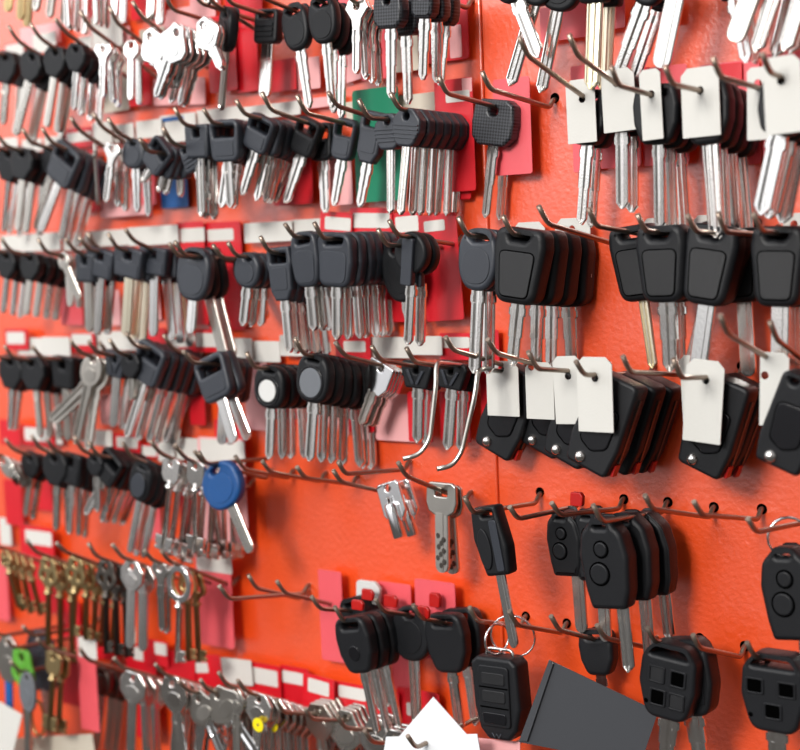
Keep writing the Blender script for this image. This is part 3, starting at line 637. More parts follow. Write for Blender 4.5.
# --- row 4
S(4,'small',(-8,355),(8,360),34,[(11,430),(16,432)],2,'black key tilted at left frame edge',bw=6,sp=7)
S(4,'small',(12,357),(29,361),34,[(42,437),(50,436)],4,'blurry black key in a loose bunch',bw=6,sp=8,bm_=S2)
S(4,'slot',(42,358),(60,360),33,[(66,441),(76,446)],4,'blurry black key with wide hanging blade',bw=8,sp=7,style='flat',bm_=S2)
S(4,'coin',(80,352),(94,358),34,[(80,443),(96,420),(74,405)],4,'silver oval coin-headed key',hm=S2,bm_=S2,bw=7,sp=5,yaw=18)
S(4,'vhead',(96,352),(113,357),26,[(112,427),(127,405)],2,'small grey key with tapered head and blade',hm='grey',bw=8,sp=10,wf=.85,style='flat')
S(4,'small',(118,353),(128,356),26,[(131,400)],2,'dark key between grey head and tilted slabs',bw=6,sp=6,bm_=S2)
S(4,'frame',(134,345),(149,350),42,[(130,437),(141,440),(149,444),(158,446),(172,447),(170,436)],7,'charcoal framed key leaning left in thick fan',hm='grey',bw=7.5,sp=7,style='centre')
S(4,'frame',(193,363),(206,362),46,[(237,442),(250,441),(222,440)],4,'grey framed key with blade swung right',hm='grey',bw=9,sp=6.5,style='flat',slope=.12,bm_=BR)
S(4,'ring',(254,368),(268,368),44,[(271,459),(283,459),(292,459),(304,456)],4,'round black key with white centre disc',bw=8,sp=7.5,disc='white',slope=.1,wf=1.15)
S(4,'disc',(303,354),(312,357),50,[(311,461),(321,462),(330,463),(343,465),(358,464)],7,'rounded black key with grey centre disc',bw=9,sp=7.3,wf=1.1)
S(4,'plate',(345,356),(382,366),34,[(362,424),(366,420),(371,419)],5,'silver plate-headed key fanned to the left',hm='chrome',bm_=S2,bw=7,sp=2.6,slope=.25,wf=1.5)
S(4,'vhead',(380,360),(414,367),27,[(417,443),(424,440)],2,'black key with V-shaped emblem, left one',bw=8.5,sp=8)
S(4,'vhead',(414,362),(449,368),27,[(447,450),(461,446)],2,'black key with V-shaped emblem, right one',bw=8.5,sp=9)
S(4,'flip',(453,350),(503,368),92,[(482,464)],1,'flip remote key, leftmost of the tagged ones',bw=9,sp=11,slope=.1,back=9,hole=(527,362))
S(4,'flip',(496,353),(545,366),92,[(524,464)],1,'flip remote key, second of the tagged ones',bw=9,sp=11,slope=.1,back=9,hole=(567,363))
S(4,'flip',(537,369),(572,374),94,[(550,472)],1,'flip remote key, third of the tagged ones',bw=9,sp=11,slope=.1,back=9,hole=(609,364))
S(4,'flip',(584,375),(598,376),100,[(576,476)],3,'flip remote key in the thick tagged block',bw=9,sp=18,wf=1.0,slope=.1,back=9,hole=(655,365))
S(4,'flip',(681,378),(708,378),100,[(684,480)],2,'flip remote key under a slanted tag',bw=9,sp=16,wf=1.0,slope=.1,back=9,hole=(744,367))
S(4,'flip',(777,340),(784,374),100,[(761,476)],2,'flip remote key cut by right frame edge',bw=9,sp=13,wf=1.0,slope=.1,back=9,hole=(838,374))
# --- row 5
S(5,'coin',(-8,452),(2,460),26,[(18,480)],3,'dull grey key lying sideways at left edge',hm=S2,bm_=S2,bw=8,sp=5,style='flat')
S(5,'small',(14,450),(28,456),26,[(24,516)],2,'small black key with dull short blade',bm_=S2,bw=6,sp=7)
S(5,'small',(40,448),(52,456),34,[(58,530)],2,'small black key left in a bunch',bm_=S2,bw=6,sp=7)
S(5,'slot',(54,450),(68,457),32,[(71,534),(78,530)],3,'black key with bright narrow blade',bw=6,sp=6)
S(5,'small',(82,450),(92,457),22,[(98,512)],2,'small key leaning beside a black slab',bw=7,sp=6)
S(5,'frame',(97,455),(110,458),34,[(88,514),(104,514),(110,513),(117,512),(122,510)],6,'black framed key with left-swung blade',bw=7,sp=5)
S(5,'disc',(131,456),(141,464),42,[(131,552),(140,548)],3,'round black key with paired thin blades',bw=6,sp=6,wf=.95,disc='grey',style='flat')
S(5,'mortise',(160,453),(172,461),26,[(164,552),(171,551),(178,552)],4,'double-bit safe key, left bunch',hm=SL,bm_=SL,sp=7,bw=6)
S(5,'mortise',(184,457),(196,464),26,[(193,553),(200,552)],3,'double-bit safe key beside the blue key',hm=SL,bm_=SL,sp=7,bw=6)
S(5,'mortise',(203,462),(214,469),26,[(217,556),(226,555),(232,553)],3,'double-bit safe key behind the blue head',hm=SL,bm_=SL,sp=7,bw=6,zk=30)
S(5,'round',(206,464),(217,469),47,[(253,552)],1,'blue round-headed key',hm='blue',bw=9,style='flat',bm_=S2,wf=1.3,slope=.08,label='blue round-headed key hanging in front of the double-bit keys',zk=46)
S(5,'tubular',(345,474),(388,486),38,[(403,537),(417,541)],2,'tubular barrel key with flat silver plate bow',hm='chrome',bm_='chrome',sp=10,wf=1.05,slope=.1,zk=24)
S(5,'square',(406,476),(441,491),34,[(444,572)],2,'dimple key with square-eyed nickel bow',hm=S2,bm_=S2,sp=5,bw=10,wf=.95)
S(5,'ford',(473,513),(484,512),70,[(514,648)],1,'long tapered black car key with side oval',bw=6,style='flat',slope=-.05,label='long tapered black car key with side oval above the fob',hole=(541,494),bm_=BR)
S(5,'remote',(518,519),(566,512),66,[(574,632)],1,'black remote key under red plastic tab',bw=8,style='flat',slope=0.,zk=20,hole=(582,497))
S(5,'remote',(560,515),(592,511),72,[(600,640)],1,'remote key squeezed behind big two-button one',bw=8,style='flat',slope=0.,zk=18,wf=.9,hole=(624,499))
S(5,'remote',(602,522),(605,520),92,[(618,672)],1,'two-button remote key, frontmost of three',bw=8,bm_=BR,style='twin',slope=0.,wf=.97,zk=50,hole=(668,502))
S(5,'remote',(622,520),(628,515),88,[(642,666)],1,'middle remote key of the three-key block',bw=8,bm_=BR,style='twin',slope=0.,zk=34,hook=False)
S(5,'remote',(642,520),(646,514),84,[(659,640)],1,'rear remote key of the three-key block',bw=8,bm_=BR,style='twin',slope=0.,zk=20,hook=False)
S(5,'remote',(756,532),(788,549),94,[(803,700)],1,'two-button remote key hanging on split ring',bw=10,style='flat',slope=0.,hook=False,zk=32,wf=1.0)
# --- row 6
S(6,'fancy',(-6,545),(4,552),20,[(18,608),(24,610),(31,606),(38,604)],4,'tarnished brass key in cluttered left bunch',hm='brass',bm_='brass',sp=6)
S(6,'fancy',(36,552),(48,560),34,[(49,655),(60,648)],3,'brass key with ornate bow, left bunch',hm='brass',bm_='brass',sp=9)
S(6,'fancy',(66,552),(76,560),34,[(72,636),(84,634),(93,628)],5,'brass key with ornate bow, right bunch',hm='brass',bm_='brass',sp=8)
S(6,'fancy',(96,556),(106,563),34,[(109,652),(118,650)],3,'dark iron key with ornate bow',hm='iron',bm_='iron',sp=7)
S(6,'oct',(122,557),(132,565),31,[(133,647),(144,625)],2,'large plain silver key with rounded bow',hm=SL,bm_=SL,bw=9,sp=9,style='flat',wf=1.1)
S(6,'ybow',(152,560),(160,566),26,[(161,632)],2,'small silver key with trefoil bow',hm=SL,bm_=SL,bw=7,sp=5)
S(6,'ringbow',(169,561),(180,568),40,[(177,662),(190,662)],1,'silver ring-bow key',hm='chrome',bm_=SL,sp=9,wf=.9)
S(6,'fancy',(169,561),(187,572),30,[(190,660),(197,661)],2,'brownish key behind the silver ring-bow key',hm='brass',bm_='brass',sp=6,hook=False)
S(6,'drop',(320,609),(354,602),42,[(382,710)],2,'small black key with white cap above',bw=5.5,slope=0.,disc='none',hook=True,zk=18,hole=(375,603))
S(6,'drop',(343,621),(353,623),57,[(375,735),(390,737)],3,'black key with round dimple on head',bw=5.5,slope=.05,sp=10,zk=46,wf=.95,hole=(400,618))
S(6,'round',(383,611),(407,611),56,[(420,724)],1,'dark round key behind two neighbours',bw=9,slope=0.,style='twin',wf=.95,hole=(435,609))
S(6,'drop',(421,618),(441,619),60,[(460,731),(477,714)],2,'smooth black key with shiny blade',bw=8,slope=.02,disc='none',sp=14,wf=1.0,hole=(470,618))
S(6,'fob',(477,621),(500,655),86,[(505,738)],1,'black folding fob with three buttons on ring',label='black three-button fob hanging from a thin split ring',slope=0.,zk=38,hole=(526,616))
S(6,'drop',(559,630),(597,634),46,[(606,702)],1,'small black key beside gray card',bw=7,wf=1.05,slope=0.,hm='black',disc='none',zk=14,sp=10,label='small black tapered key just above the slate grey card',hole=(610,632))
S(6,'window',(654,641),(674,648),78,[(666,768),(702,764)],2,'black remote shell with two empty square windows',bw=11,sp=9,style='side',zk=40,slope=0.,hole=(700,638))
S(6,'window',(754,656),(776,658),80,[(778,790)],1,'black remote shell with three square windows',bw=11,disc='three',slope=0.,wf=1.05,zk=36,label='black remote key shell with three square windows at right edge',hole=(795,654))
# --- row 7
S(7,'mortise',(46,648),(54,655),24,[(52,730)],2,'brass key with broad bit in lower left',hm='brass',bm_='brass',sp=6)
S(7,'round',(88,660),(104,670),30,[(98,750),(107,752)],3,'dark steel key beside the pink card',hm='iron',bm_=S2,bw=8,sp=8,style='twin',zk=22)
S(7,'oct',(122,667),(133,676),33,[(133,756),(147,752)],3,'silver octagonal key before the red card',hm=SL,bm_=SL,bw=9,sp=8,style='flat',wf=1.2)
S(7,'oct',(164,674),(172,681),38,[(182,760),(176,770)],4,'silver key with pointed bow in crowded bunch',hm=SL,bm_=SL,bw=9,sp=6)
S(7,'house',(188,690),(198,697),36,[(232,775),(196,782)],3,'big ribbed house key left in the heap',hm=S2,bm_='chrome',bw=8,sp=5,wf=1.1)
S(7,'house',(208,690),(217,694),38,[(262,765),(222,790)],4,'big ribbed house key swung right',hm=S2,bm_='chrome',bw=9,sp=5,wf=1.25)
S(7,'coin',(226,684),(236,690),30,[(240,765)],4,'dull silver key with round bow',hm=S2,bm_=S2,bw=7,sp=5)
S(7,'oct',(247,692),(259,697),34,[(257,775),(268,775),(280,775)],7,'slim silver key in the long lower stack',hm=SL,bm_=SL,bw=8,sp=6,style='twin',wf=1.1)
S(7,'oct',(283,712),(318,708),38,[(325,780)],4,'silver key with oval bow past the stack',hm=S2,bm_=S2,bw=9,sp=4,slope=-.02,hole=(340,706))
S(7,'house',(312,719),(346,716),42,[(348,790)],5,'wavy-edged silver key in bottom row',hm=S2,bm_=S2,bw=9,sp=4,slope=-.02,hole=(366,712))
S(7,'house',(345,728),(376,724),42,[(378,795)],3,'silver key behind the hanging blades',hm=SL,bm_=SL,bw=9,sp=5,slope=-.02,hole=(400,722))
S(7,'oct',(372,742),(397,735),40,[(400,805)],3,'silver key left of the white paper',hm=SL,bm_=SL,bw=9,sp=5,slope=-.02,hole=(430,735))
S(7,'round',(470,768),(486,762),40,[(490,840)],3,'black key peeping over the bottom edge',bw=8,sp=8,slope=0.)

# ---------------------------------------------------------------- white tags in front of keys
T(2,(582,96),(528,56),(566,79,595,143),'white tag left of its row, pierced by a long hook',hole=(616,110),rot=1)
T(2,(616,80),(577,55),(601,69,634,132),'white tag, second of the upper tags from left',hole=(650,98),rot=2)
T(2,(651,91),(618,85),(640,69,661,140),'narrow white tag turned beside a bulging black key',hole=(693,98),rot=2)
T(2,(700,87),(672,84),(681,67,719,137),'widest white tag on the broad black keys',hole=(745,92),rot=1)
T(2,(758,80),(720,77),(747,67,768,140),'shaded white tag behind the rightmost upper tag',hole=(800,90),rot=-1)
T(2,(781,77),(770,73),(763,56,801,134),'frontmost white tag at upper right frame edge',hole=(845,88),rot=2)
T(4,(501,366),(453,350),(486,361,518,416),'white tag over the leftmost flip key',rot=0,hole=(527,362))
T(4,(531,364),(496,353),(525,362,553,419),'white tag over the second flip key',hole=(567,363))
T(4,(568,373),(537,369),(553,356,581,424),'white tag over the third flip key',rot=2,hole=(609,364))
T(4,(595,375),(584,375),(577,357,612,432),'white tag on the thick block of flip keys',hole=(655,365))
T(4,(697,366),(681,378),(680,355,706,423),'shaded white tag behind the slanted tag',z=30,rot=2)
T(4,(706,377),(681,378),(686,360,724,443),'slanted white tag on the pair of flip keys',rot=-5,hole=(744,367))
T(4,(765,372),(728,334),(760,352,789,426),'white tag left of the last flip key',rot=-2,hole=(805,368))
for bx, lb in (((513,222,545,240),'left'),((555,218,590,236),'second'),((643,218,668,232),'third'),((694,215,717,232),'fourth'),((783,213,806,232),'fifth')):
    T(3,((bx[0]+bx[2])//2,bx[1]+8),(bx[0],bx[1]+4),(bx[0],bx[1],bx[2],bx[1]+60),{'left':'white tag top showing above the left panelled block','second':'white tag top left of the long hook, above panelled keys','third':'white tag top above the wide-bladed panelled key','fourth':'white tag top above the left-leaning panelled key','fifth':'white tag top above the panelled key at right edge'}[lb],z=7)

# ---------------------------------------------------------------- cards against the board
C((100,45,128,112),'tan',z=8); C((128,60,150,106),'red',z=7); C((153,78,205,105),'palep',z=6,rot=-4)
C((33,33,56,52),'label',z=8); C((5,43,24,58),'red',(6,44,24,56),z=8); C((75,37,92,50),'label',z=8); C((92,14,122,48),'label',z=8)
C((140,28,165,55),'tan',z=7); C((160,8,200,40),'palep',z=6); C((208,15,236,92),'red',z=8); C((236,28,258,92),'red',z=7); C((258,60,296,92),'red',z=6)
C((290,58,320,90),'palep',z=6); C((340,50,372,80),'palep',z=6,rot=8); C((360,20,388,80),'pink',z=9); C((388,18,418,72),'tan',z=9); C((418,0,468,62),'red',(450,25,462,58),z=7,wm='palep')
C((20,25,60,46),'palep',z=4); C((105,28,130,50),'palep',z=4); C((190,-10,215,20),'palep',z=5); C((225,-20,262,28),'red',z=4); C((312,-20,352,20),'pink',z=4); C((70,-20,110,20),'red',z=4); C((130,-20,165,18),'red',z=4)
C((62,128,94,148),'red',(67,132,92,142),z=8); C((93,122,112,145),'label',z=8); C((112,124,134,142),'label',z=8); C((136,120,162,138),'label',z=8)
C((160,114,196,142),'label',(162,117,184,121),z=7,wm='bluec'); C((160,150,187,208),'bluec',z=6); C((0,138,18,153),'label',z=8); C((22,139,42,152),'label',z=8); C((44,136,66,150),'label',z=8)
C((72,150,98,212),'red',z=7); C((100,190,132,217),'palep',z=7); C((135,160,155,205),'pink',z=6); C((112,204,145,216),'palep',z=8)
C((196,108,242,124),'label',z=7,rot=0); C((238,104,300,118),'label',z=6); C((290,98,340,108),'palep',z=5); C((345,97,435,118),'tan',z=7); C((354,88,400,202),'green',z=9)
C((272,140,312,205),'red',z=7); C((330,150,352,205),'palep',z=7); C((436,79,474,192),'red',(446,91,470,102),z=9); C((438,140,470,200),'red',z=6)
C((494,78,531,175),'pink',z=8); C((540,5,586,40),'pink',z=8); C((572,65,600,172),'pink',z=6); C((588,0,625,30),'pink',z=6); C((640,0,678,25),'pink',z=6)
C((592,68,640,168),'pink',z=5); C((642,66,688,165),'pink',z=5); C((700,62,760,166),'pink',z=5); C((762,52,815,160),'pink',z=5)
C((630,68,650,100),'red',z=9); C((706,64,742,86),'red',z=9)
C((462,78,472,92),'palep',z=8)
C((0,235,22,251),'label',z=8); C((20,233,60,251),'label',z=8); C((63,232,88,250),'label',z=8); C((87,230,130,246),'label',z=8); C((128,226,178,245),'label',z=8)
C((178,222,206,325),'red',(181,228,205,242),z=8); C((206,222,243,330),'red',(208,229,234,241),z=7); C((244,222,292,242),'label',z=7); C((292,219,325,240),'label',z=7)
C((320,212,352,240),'red',(325,217,351,230),z=7,rot=-6); C((350,208,392,240),'red',(353,213,390,228),z=7,rot=-3); C((394,212,424,318),'red',(397,216,420,232),z=9,rot=2); C((422,214,460,321),'red',(426,220,447,231),z=8,rot=3)
C((375,290,420,322),'red',z=6); C((140,280,160,320),'palep',z=6); C((60,285,82,325),'pink',z=6); C((218,300,245,325),'red',z=7); C((105,290,120,325),'palep',z=6)
C((5,329,28,350),'red',(7,332,25,344),z=8); C((18,338,44,355),'label',z=8); C((42,337,70,356),'label',z=8); C((70,333,95,352),'red',(72,334,92,345),z=8); C((90,331,140,350),'label',z=7)
C((140,328,166,350),'red',z=8,); C((166,330,192,352),'red',(170,335,190,347),z=8); C((192,330,222,352),'red',(196,333,221,347),z=8); C((222,338,252,358),'label',z=8); C((248,341,280,362),'label',z=8)
C((280,335,310,356),'label',z=6); C((337,333,372,432),'red',(344,341,366,352),z=8); C((370,337,410,358),'label',z=8); C((406,336,442,355),'label',z=8); C((440,333,472,360),'red',(442,337,470,348),z=7)
C((100,395,126,425),'palep',z=6); C((190,395,205,425),'red',z=7); C((375,394,415,441),'palep',z=6); C((408,392,432,442),'red',z=9); C((440,392,470,442),'red',z=7); C((245,362,268,430),'palep',z=6); C((215,420,245,455),'red',z=5)
C((480,330,500,420),'red',z=5)
C((0,420,20,445),'red',z=7); C((22,426,54,446),'red',(25,428,50,441),z=8); C((50,424,62,444),'label',z=8); C((93,430,112,446),'label',z=8); C((113,434,140,452),'red',(117,437,138,448),z=8); C((139,444,160,458),'red',(140,446,157,456),z=8)
C((158,436,174,462),'label',z=8); C((172,438,204,460),'label',z=8); C((200,438,246,545),'palep',(201,440,245,462),z=6); C((5,480,22,525),'red',z=6); C((28,480,52,510),'red',z=6); C((150,490,160,540),'pink',z=7); C((180,470,192,540),'red',z=7)
C((0,518,11,545),'label',z=8); C((22,527,55,610),'red',(26,531,52,545),z=8); C((-8,560,8,620),'pink',z=8)
C((197,553,232,646),'pink',(197,553,232,572),z=9); C((320,571,343,661),'pink',z=8,); C((379,583,411,610),'pink',z=8); C((416,581,456,660),'pink',z=7); C((392,640,412,690),'pink',z=6)
C((79,638,97,730),'pink',(79,638,97,658),z=58); C((60,655,84,705),'red',z=9); C((128,645,157,738),'red',(134,648,153,661),z=14); C((143,640,168,665),'red',(155,643,167,655),z=9)
C((165,652,195,680),'red',z=9); C((190,655,222,690),'red',(196,662,209,672),z=11,rot=8); C((222,659,252,684),'label',z=9,rot=3); C((249,664,281,705),'red',(253,669,278,685),z=9); C((281,667,309,705),'red',(283,672,306,684),z=9)
C((303,676,334,712),'red',(308,680,329,694),z=12,rot=-4); C((334,684,372,750),'red',(339,687,366,699),z=8); C((370,690,400,760),'red',(373,696,390,705),z=8); C((398,690,440,750),'red',(407,703,418,716),z=7)
C((60,600,80,640),'red',z=6); C((95,640,120,660),'red',z=6)

# ---------------------------------------------------------------- single things
# red plastic tabs and white cap peeping over heads in the lower rows
def tab(box, z, m, name, label, th=3.):
    c = at((box[0]+box[2])/2, (box[1]+box[3])/2, z); w = (at(box[2], box[1], z)-at(box[0], box[1], z)).x; h = (at(box[0], box[1], z)-at(box[0], box[3], z)).z
    bm = B(); plate(bm, roundpoly([(-w*.5,-h/2),(w*.42,-h/2),(w*.5,h*.2),(w*.3,h/2),(-w*.45,h/2)], min(w, h)*.18, 3), [], th, .5, 2)
    o = ob(name, finish(name, bm, m)); o.location = c*MM; tag_(o, label, 'tab'); return o
tab((571,492,584,506), 22, 'redp', 'plastic_tab', 'red plastic tab behind the black remote key')
tab((357,581,381,603), 12, 'white', 'paper_tag', 'white rounded tag top above the dimpled black keys')
tab((352,600,364,610), 44, 'redp', 'plastic_tab', 'red tab on top of the dimpled black key', 2)
tab((362,589,374,600), 20, 'redp', 'plastic_tab', 'red tab beside the white cap', 2)
tab((384,595,398,607), 16, 'redp', 'plastic_tab', 'red tab above the dark round key', 2)
tab((418,606,430,618), 42, 'redp', 'plastic_tab', 'red tab on top of the smooth black key', 2)
tab((430,593,441,607), 14, 'redp', 'plastic_tab', 'upright red tab behind the smooth black key', 3)

def free_wire(name, pts, label, cat='hook', rad=1.25, m='wire'):
    bm = B(); P = [at(x, y, z) for x, y, z in pts]; tube(bm, smoothpath(P, 6, 6), rad, 10)
    o = ob(name, finish(name, bm, m)); tag_(o, label, cat); return o
free_wire('wire_hook', [(477,368,5),(436,362,52),(436,385,55),(430,440,58),(419,455,62),(403,459,68)], 'bare hook bent straight down, left of the bent pair', m='steel2')
free_wire('wire_hook', [(520,374,3),(478,368,48),(475,395,52),(462,452,56),(452,466,60),(437,469,66)], 'bare hook bent straight down, right of the bent pair', m='steel2')
BARE = [  # elbow, hole in the board, label
 ((490,89),(555,100),'long bare hook right of the knurled key, upper right'),
 ((548,224),(617,235),'hook above the left panelled block, pointing left'),
 ((244,469),(294,470),'bare hook just right of the blue key'),
 ((270,472),(326,473),'second bare hook right of the blue key'),
 ((305,478),(358,476),'third bare hook right of the blue key'),
 ((341,482),(400,486),'fourth bare hook right of the blue key'),
 ((652,509),(714,507),'bare hook right of the three remote keys'),
 ((702,515),(762,509),'bare hook below the slanted tag flip keys'),
 ((229,599),(309,585),'bare hook beside pink card, pointing left low'),
 ((256,588),(305,590),'bare hook right of the pink card, middle'),
 ((285,593),(338,596),'bare hook ending at the narrow pink card'),
 ((517,625),(567,623),'bare hook right of the thin split ring'),
 ((605,638),(656,638),'bare hook over the small black tapered key'),
 ((699,648),(745,646),'bare hook between the two windowed remote shells'),
 ((728,334),(805,368),'steel hook running to the last white tag, right side'),
 ((630,372),(697,366),'hook reaching behind the slanted white tag'),
 ((720,77),(800,90),'hook holding the shaded white tag, upper right'),
 ((96,247),(140,256),'hook over the grey slotted keys, leftmost bare'),
 ((108,353),(150,358),'hook beside the small grey tapered key'),
 ((172,348),(215,358),'hook over the fan of framed keys'),
]
for el, hd, lb in BARE:
    E, Wp = elbow(el, hd); make_hook(E, None, info=lb, slope=.1, W=Wp)
# hook tip in front of the white paper
make_hook(at(416,748,64), None, info='hook poking out in front of the white paper', slope=.0)
E, Wp = elbow((756,532),(808,512)); make_hook(E, None, info='hook carrying the split ring at right edge', slope=0., W=Wp)
E, Wp = elbow((602,522),(668,502))

# split rings
def ring(cx, cy, z, r, label, tilt=(0,0,0), rad=.55):
    bm = B(); n = 40
    pts = [(r*math.cos(2*PI*k/n*2), .6*k/n*1.6-.5, r*math.sin(2*PI*k/n*2)) for k in range(n)]
    tube(bm, pts, rad, 6)
    o = ob('split_ring', finish('split_ring', bm, 'chrome')); o.location = at(cx, cy, z)*MM; o.rotation_euler = [math.radians(a) for a in tilt]
    tag_(o, label, 'ring'); return o
ring(513, 636, 34, 11.5, 'thin steel split ring above the three-button fob', (10,0,20))
ring(497, 639, 40, 8, 'small steel ring through the fob wire loop', (0,0,75), .5)
ring(788, 537, 32, 9, 'white-bright split ring holding the right two-button remote', (0,0,35), .7)

# second, half hidden fob behind the folding one
# slate card
def quad(name, pts, m, label, cat, th=.5, bend=None):
    P = [at(*p) for p in pts]; c = sum(P, Vector())/len(P); bm = B()
    n = (P[1]-P[0]).cross(P[2]-P[0]).normalized()*th
    N = 8
    def g(u, v): return (P[0]*(1-u)+P[1]*u)*(1-v) + (P[3]*(1-u)+P[2]*u)*v - c
    fr = {}; bk = {}
    for i in range(N+1):
        for j in range(N+1):
            q = g(i/N, j/N); 
            if bend: q = q + n.normalized()*bend*math.sin(PI*i/N)
            fr[i,j] = bm.verts.new(q); bk[i,j] = bm.verts.new(q+n)
    for i in range(N):
        for j in range(N):
            bm.faces.new((fr[i,j],fr[i+1,j],fr[i+1,j+1],fr[i,j+1])); bm.faces.new((bk[i,j+1],bk[i+1,j+1],bk[i+1,j],bk[i,j]))
    for k in range(N):
        for a, b_ in (((k,0),(k+1,0)),((k,N),(k+1,N)),((0,k),(0,k+1)),((N,k),(N,k+1))):
            bm.faces.new((fr[a],fr[b_],bk[b_],bk[a]))
    for f in bm.faces: f.smooth = False
    o = ob(name, finish(name, bm, m)); o.location = c*MM; tag_(o, label, cat); return o
sl = quad('slate_grey_card', [(549,660,42),(658,712,30),(640,766,30),(519,742,42)], 'slate', 'plain slate grey card leaning in the lower right middle', 'card')
ff = quad('folded_edge', [(549,660,43),(553,664,42.6),(527,741,42.6),(519,741,43)], 'slate', 'x', 'x', .8); del ff['label'], ff['category']
loc = ff.location.copy(); ff.parent = sl; ff.location = loc-sl.location
pp = quad('folded_paper', [(433,697,48),(468,736,46),(436,770,46),(396,740,50)], 'paper', 'folded white paper with pointed corner, bottom centre', 'paper')
p2 = quad('front_flap', [(386,737,56),(477,734,54),(484,775,54),(380,775,56)], 'paper', 'x', 'x'); del p2['label'], p2['category']
loc = p2.location.copy(); p2.parent = pp; p2.location = loc-pp.location
cl = quad('clear_film_strip', [(478,738,40),(520,742,38),(520,760,38),(476,760,40)], 'palep', 'pale pink strip beside the white paper', 'strip')

# yellow dots on the slim keys in the long lower stack
def sticker(x, y, z, r, lab):
    bm = B(); plate(bm, ell(0, 0, r, r, 20), [ell(0, 0, r*.22, r*.22, 10)], .3, .1, 1)
    o = ob('round_sticker', finish('round_sticker', bm, 'yellow')); o.location = at(x, y, z)*MM; tag_(o, lab, 'sticker')
sticker(258, 725, 52, 4.2, 'bright yellow round sticker on the frontmost slim silver key')
sticker(273, 726, 41, 3.6, 'yellow round sticker on the second slim silver key')

# lower left corner: blurred clutter: novelty key heads, coiled band, pale sheet
def blob_key(px, py, z, hpx, mh, mb, label, tip, kind='coin'):
    K = at(px, py, z); s = vscale(K); Tq = at(tip[0], tip[1], z)
    parts = build_key(kind, hpx/s, (Tq-K).length, 8, mh, mb, 'flat')
    r = assemble('metal_key', parts); r.location = K*MM; r.rotation_euler = (0, -math.atan2(Tq.x-K.x, K.z-Tq.z), math.radians(random.uniform(-15, 15)))
    tag_(r, label, 'key', 'novelty keys in the lower left corner'); make_hook(at(px-8, py-4, HL), K, info='hook holding '+label.split(',')[0], slope=.1)
blob_key(8, 640, 42, 50, 'steel2', 'bluec', 'grey key with a blue blade, lower left corner', (10, 722))
blob_key(22, 652, 50, 46, 'leaf', 'steel2', 'green plastic-headed key, lower left corner', (28, 745), 'fancy')
blob_key(28, 676, 57, 42, 'disc', 'steel2', 'pale grey round key, lowest in the left corner', (27, 770))
blob_key(40, 640, 30, 62, 'grey', 'steel2', 'blue-grey headed key beside the green one', (52, 760), 'house')
quad('pale_sheet', [(-12,695,60),(22,715,58),(8,772,58),(-20,772,60)], 'label', 'pale grey sheet in the bottom left corner', 'paper')
quad('beige_ledge_card', [(15,738,40),(92,734,34),(98,775,34),(10,775,40)], 'tan', 'beige card along the bottom left edge', 'card')
bm = B(); n = 30; tube(bm, [(6.5*math.cos(2*PI*k/n), 0, 12*math.sin(2*PI*k/n)) for k in range(n)], 1.0, 8, closed=True)
o = ob('brass_loop', finish('brass_loop', bm, 'brass')); o.location = at(38, 718, 45)*MM; tag_(o, 'oval brass wire loop in the lower left corner', 'ring')

# ---------------------------------------------------------------- the board
def slab(name, x0, x1, z0, z1, lip=True):
    bm = B(); plate(bm, roundpoly([(x0,z0),(x1,z0),(x1,z1),(x0,z1)], 1.2, 3), [], 4, 1.1, 4, 2.0)
    o = ob(name, finish(name, bm, 'wall')); o['kind'] = 'structure'; return o
xs = at(491, 300, 0).x
slab('wall_left', xs-900, xs-.35, BASE-420, BASE+420)
slab('wall_right', xs+.35, xs+900, BASE-420, BASE+420)
bm = B(); boxm(bm, xs-900, xs+900, 4.5, 30, BASE-420, BASE+420)
o = ob('wall_back', finish('wall_back', bm, 'wall')); o['kind'] = 'structure'
# empty punched holes between the hooks: shade inside painted as flat dark discs
# (the board's unused holes)
def hole(px, py, lb):
    bm = B(); plate(bm, ell(0, 0, 2.6, 2.6, 18), [], .3, .1, 1, -.16)
    o = ob('trim_hole', finish('trim_hole', bm, 'dark')); o.location = at(px, py, 0)*MM; o['kind'] = 'structure'
for px, py in ((540,492),(624,499),(668,502),(714,507),(762,509),(526,616),(567,623),(700,638),(742,366),(632,98),(757,223),(555,98),(440,245),(745,646)):
    if px != 632: hole(px, py, '')

# ---------------------------------------------------------------- labels
ORD = ['first','second','third','fourth','fifth','sixth','seventh','eighth','ninth','tenth','eleventh','twelfth','thirteenth','fourteenth','fifteenth','sixteenth','seventeenth']
ROWN = ['topmost','second','third','fourth','fifth','sixth','seventh','bottom']
SEC = {}
for r in range(8):
    L = sorted([s for s in STACKS if s['row'] == r], key=lambda s: s['x'])
    n = len(L)
    for i, s in enumerate(L):
        s['place'] = ('%s stack from left' % ORD[i]) if i < (n+1)//2 else ('%s stack from right' % ORD[n-1-i])
        if s['place'].startswith('first stack from'): s['place'] = s['place'].replace('first stack from left', 'leftmost stack').replace('first stack from right', 'rightmost stack')
def clip(words_, n=16): return ' '.join(words_.split()[:n])
for root, s, i in ITEMS:
    d = s['desc']; w = '%s, %s row' % (s['place'], ROWN[s['row']])
    if s['label'] and s['n'] == 1: lab = s['label']
    elif s['n'] == 1: lab = '%s, %s' % (d, w.replace('stack', 'spot'))
    else:
        p = 'front' if i == 0 else ('rearmost' if i == s['n']-1 else ORD[i])
        lab = '%s, %s in %s' % (d, p, w)
    if len(lab.split()) > 16: lab = lab.replace(' stack from', ' from')
    if len(lab.split()) > 16: print('LONG', len(lab.split()), lab)
    tag_(root, lab, s['cat'], (clip(d.split(',')[0], 8)+' stack') if s['n'] > 1 else None)
for h, info in HOOKS:
    if isinstance(info, dict): lab = 'bent wire hook carrying the %s' % ('%s, %s row' % (info['place'].replace('stack', 'keys'), ROWN[info['row']]))
    else: lab = info
    tag_(h, lab, 'hook', 'bent wire hooks along the board')
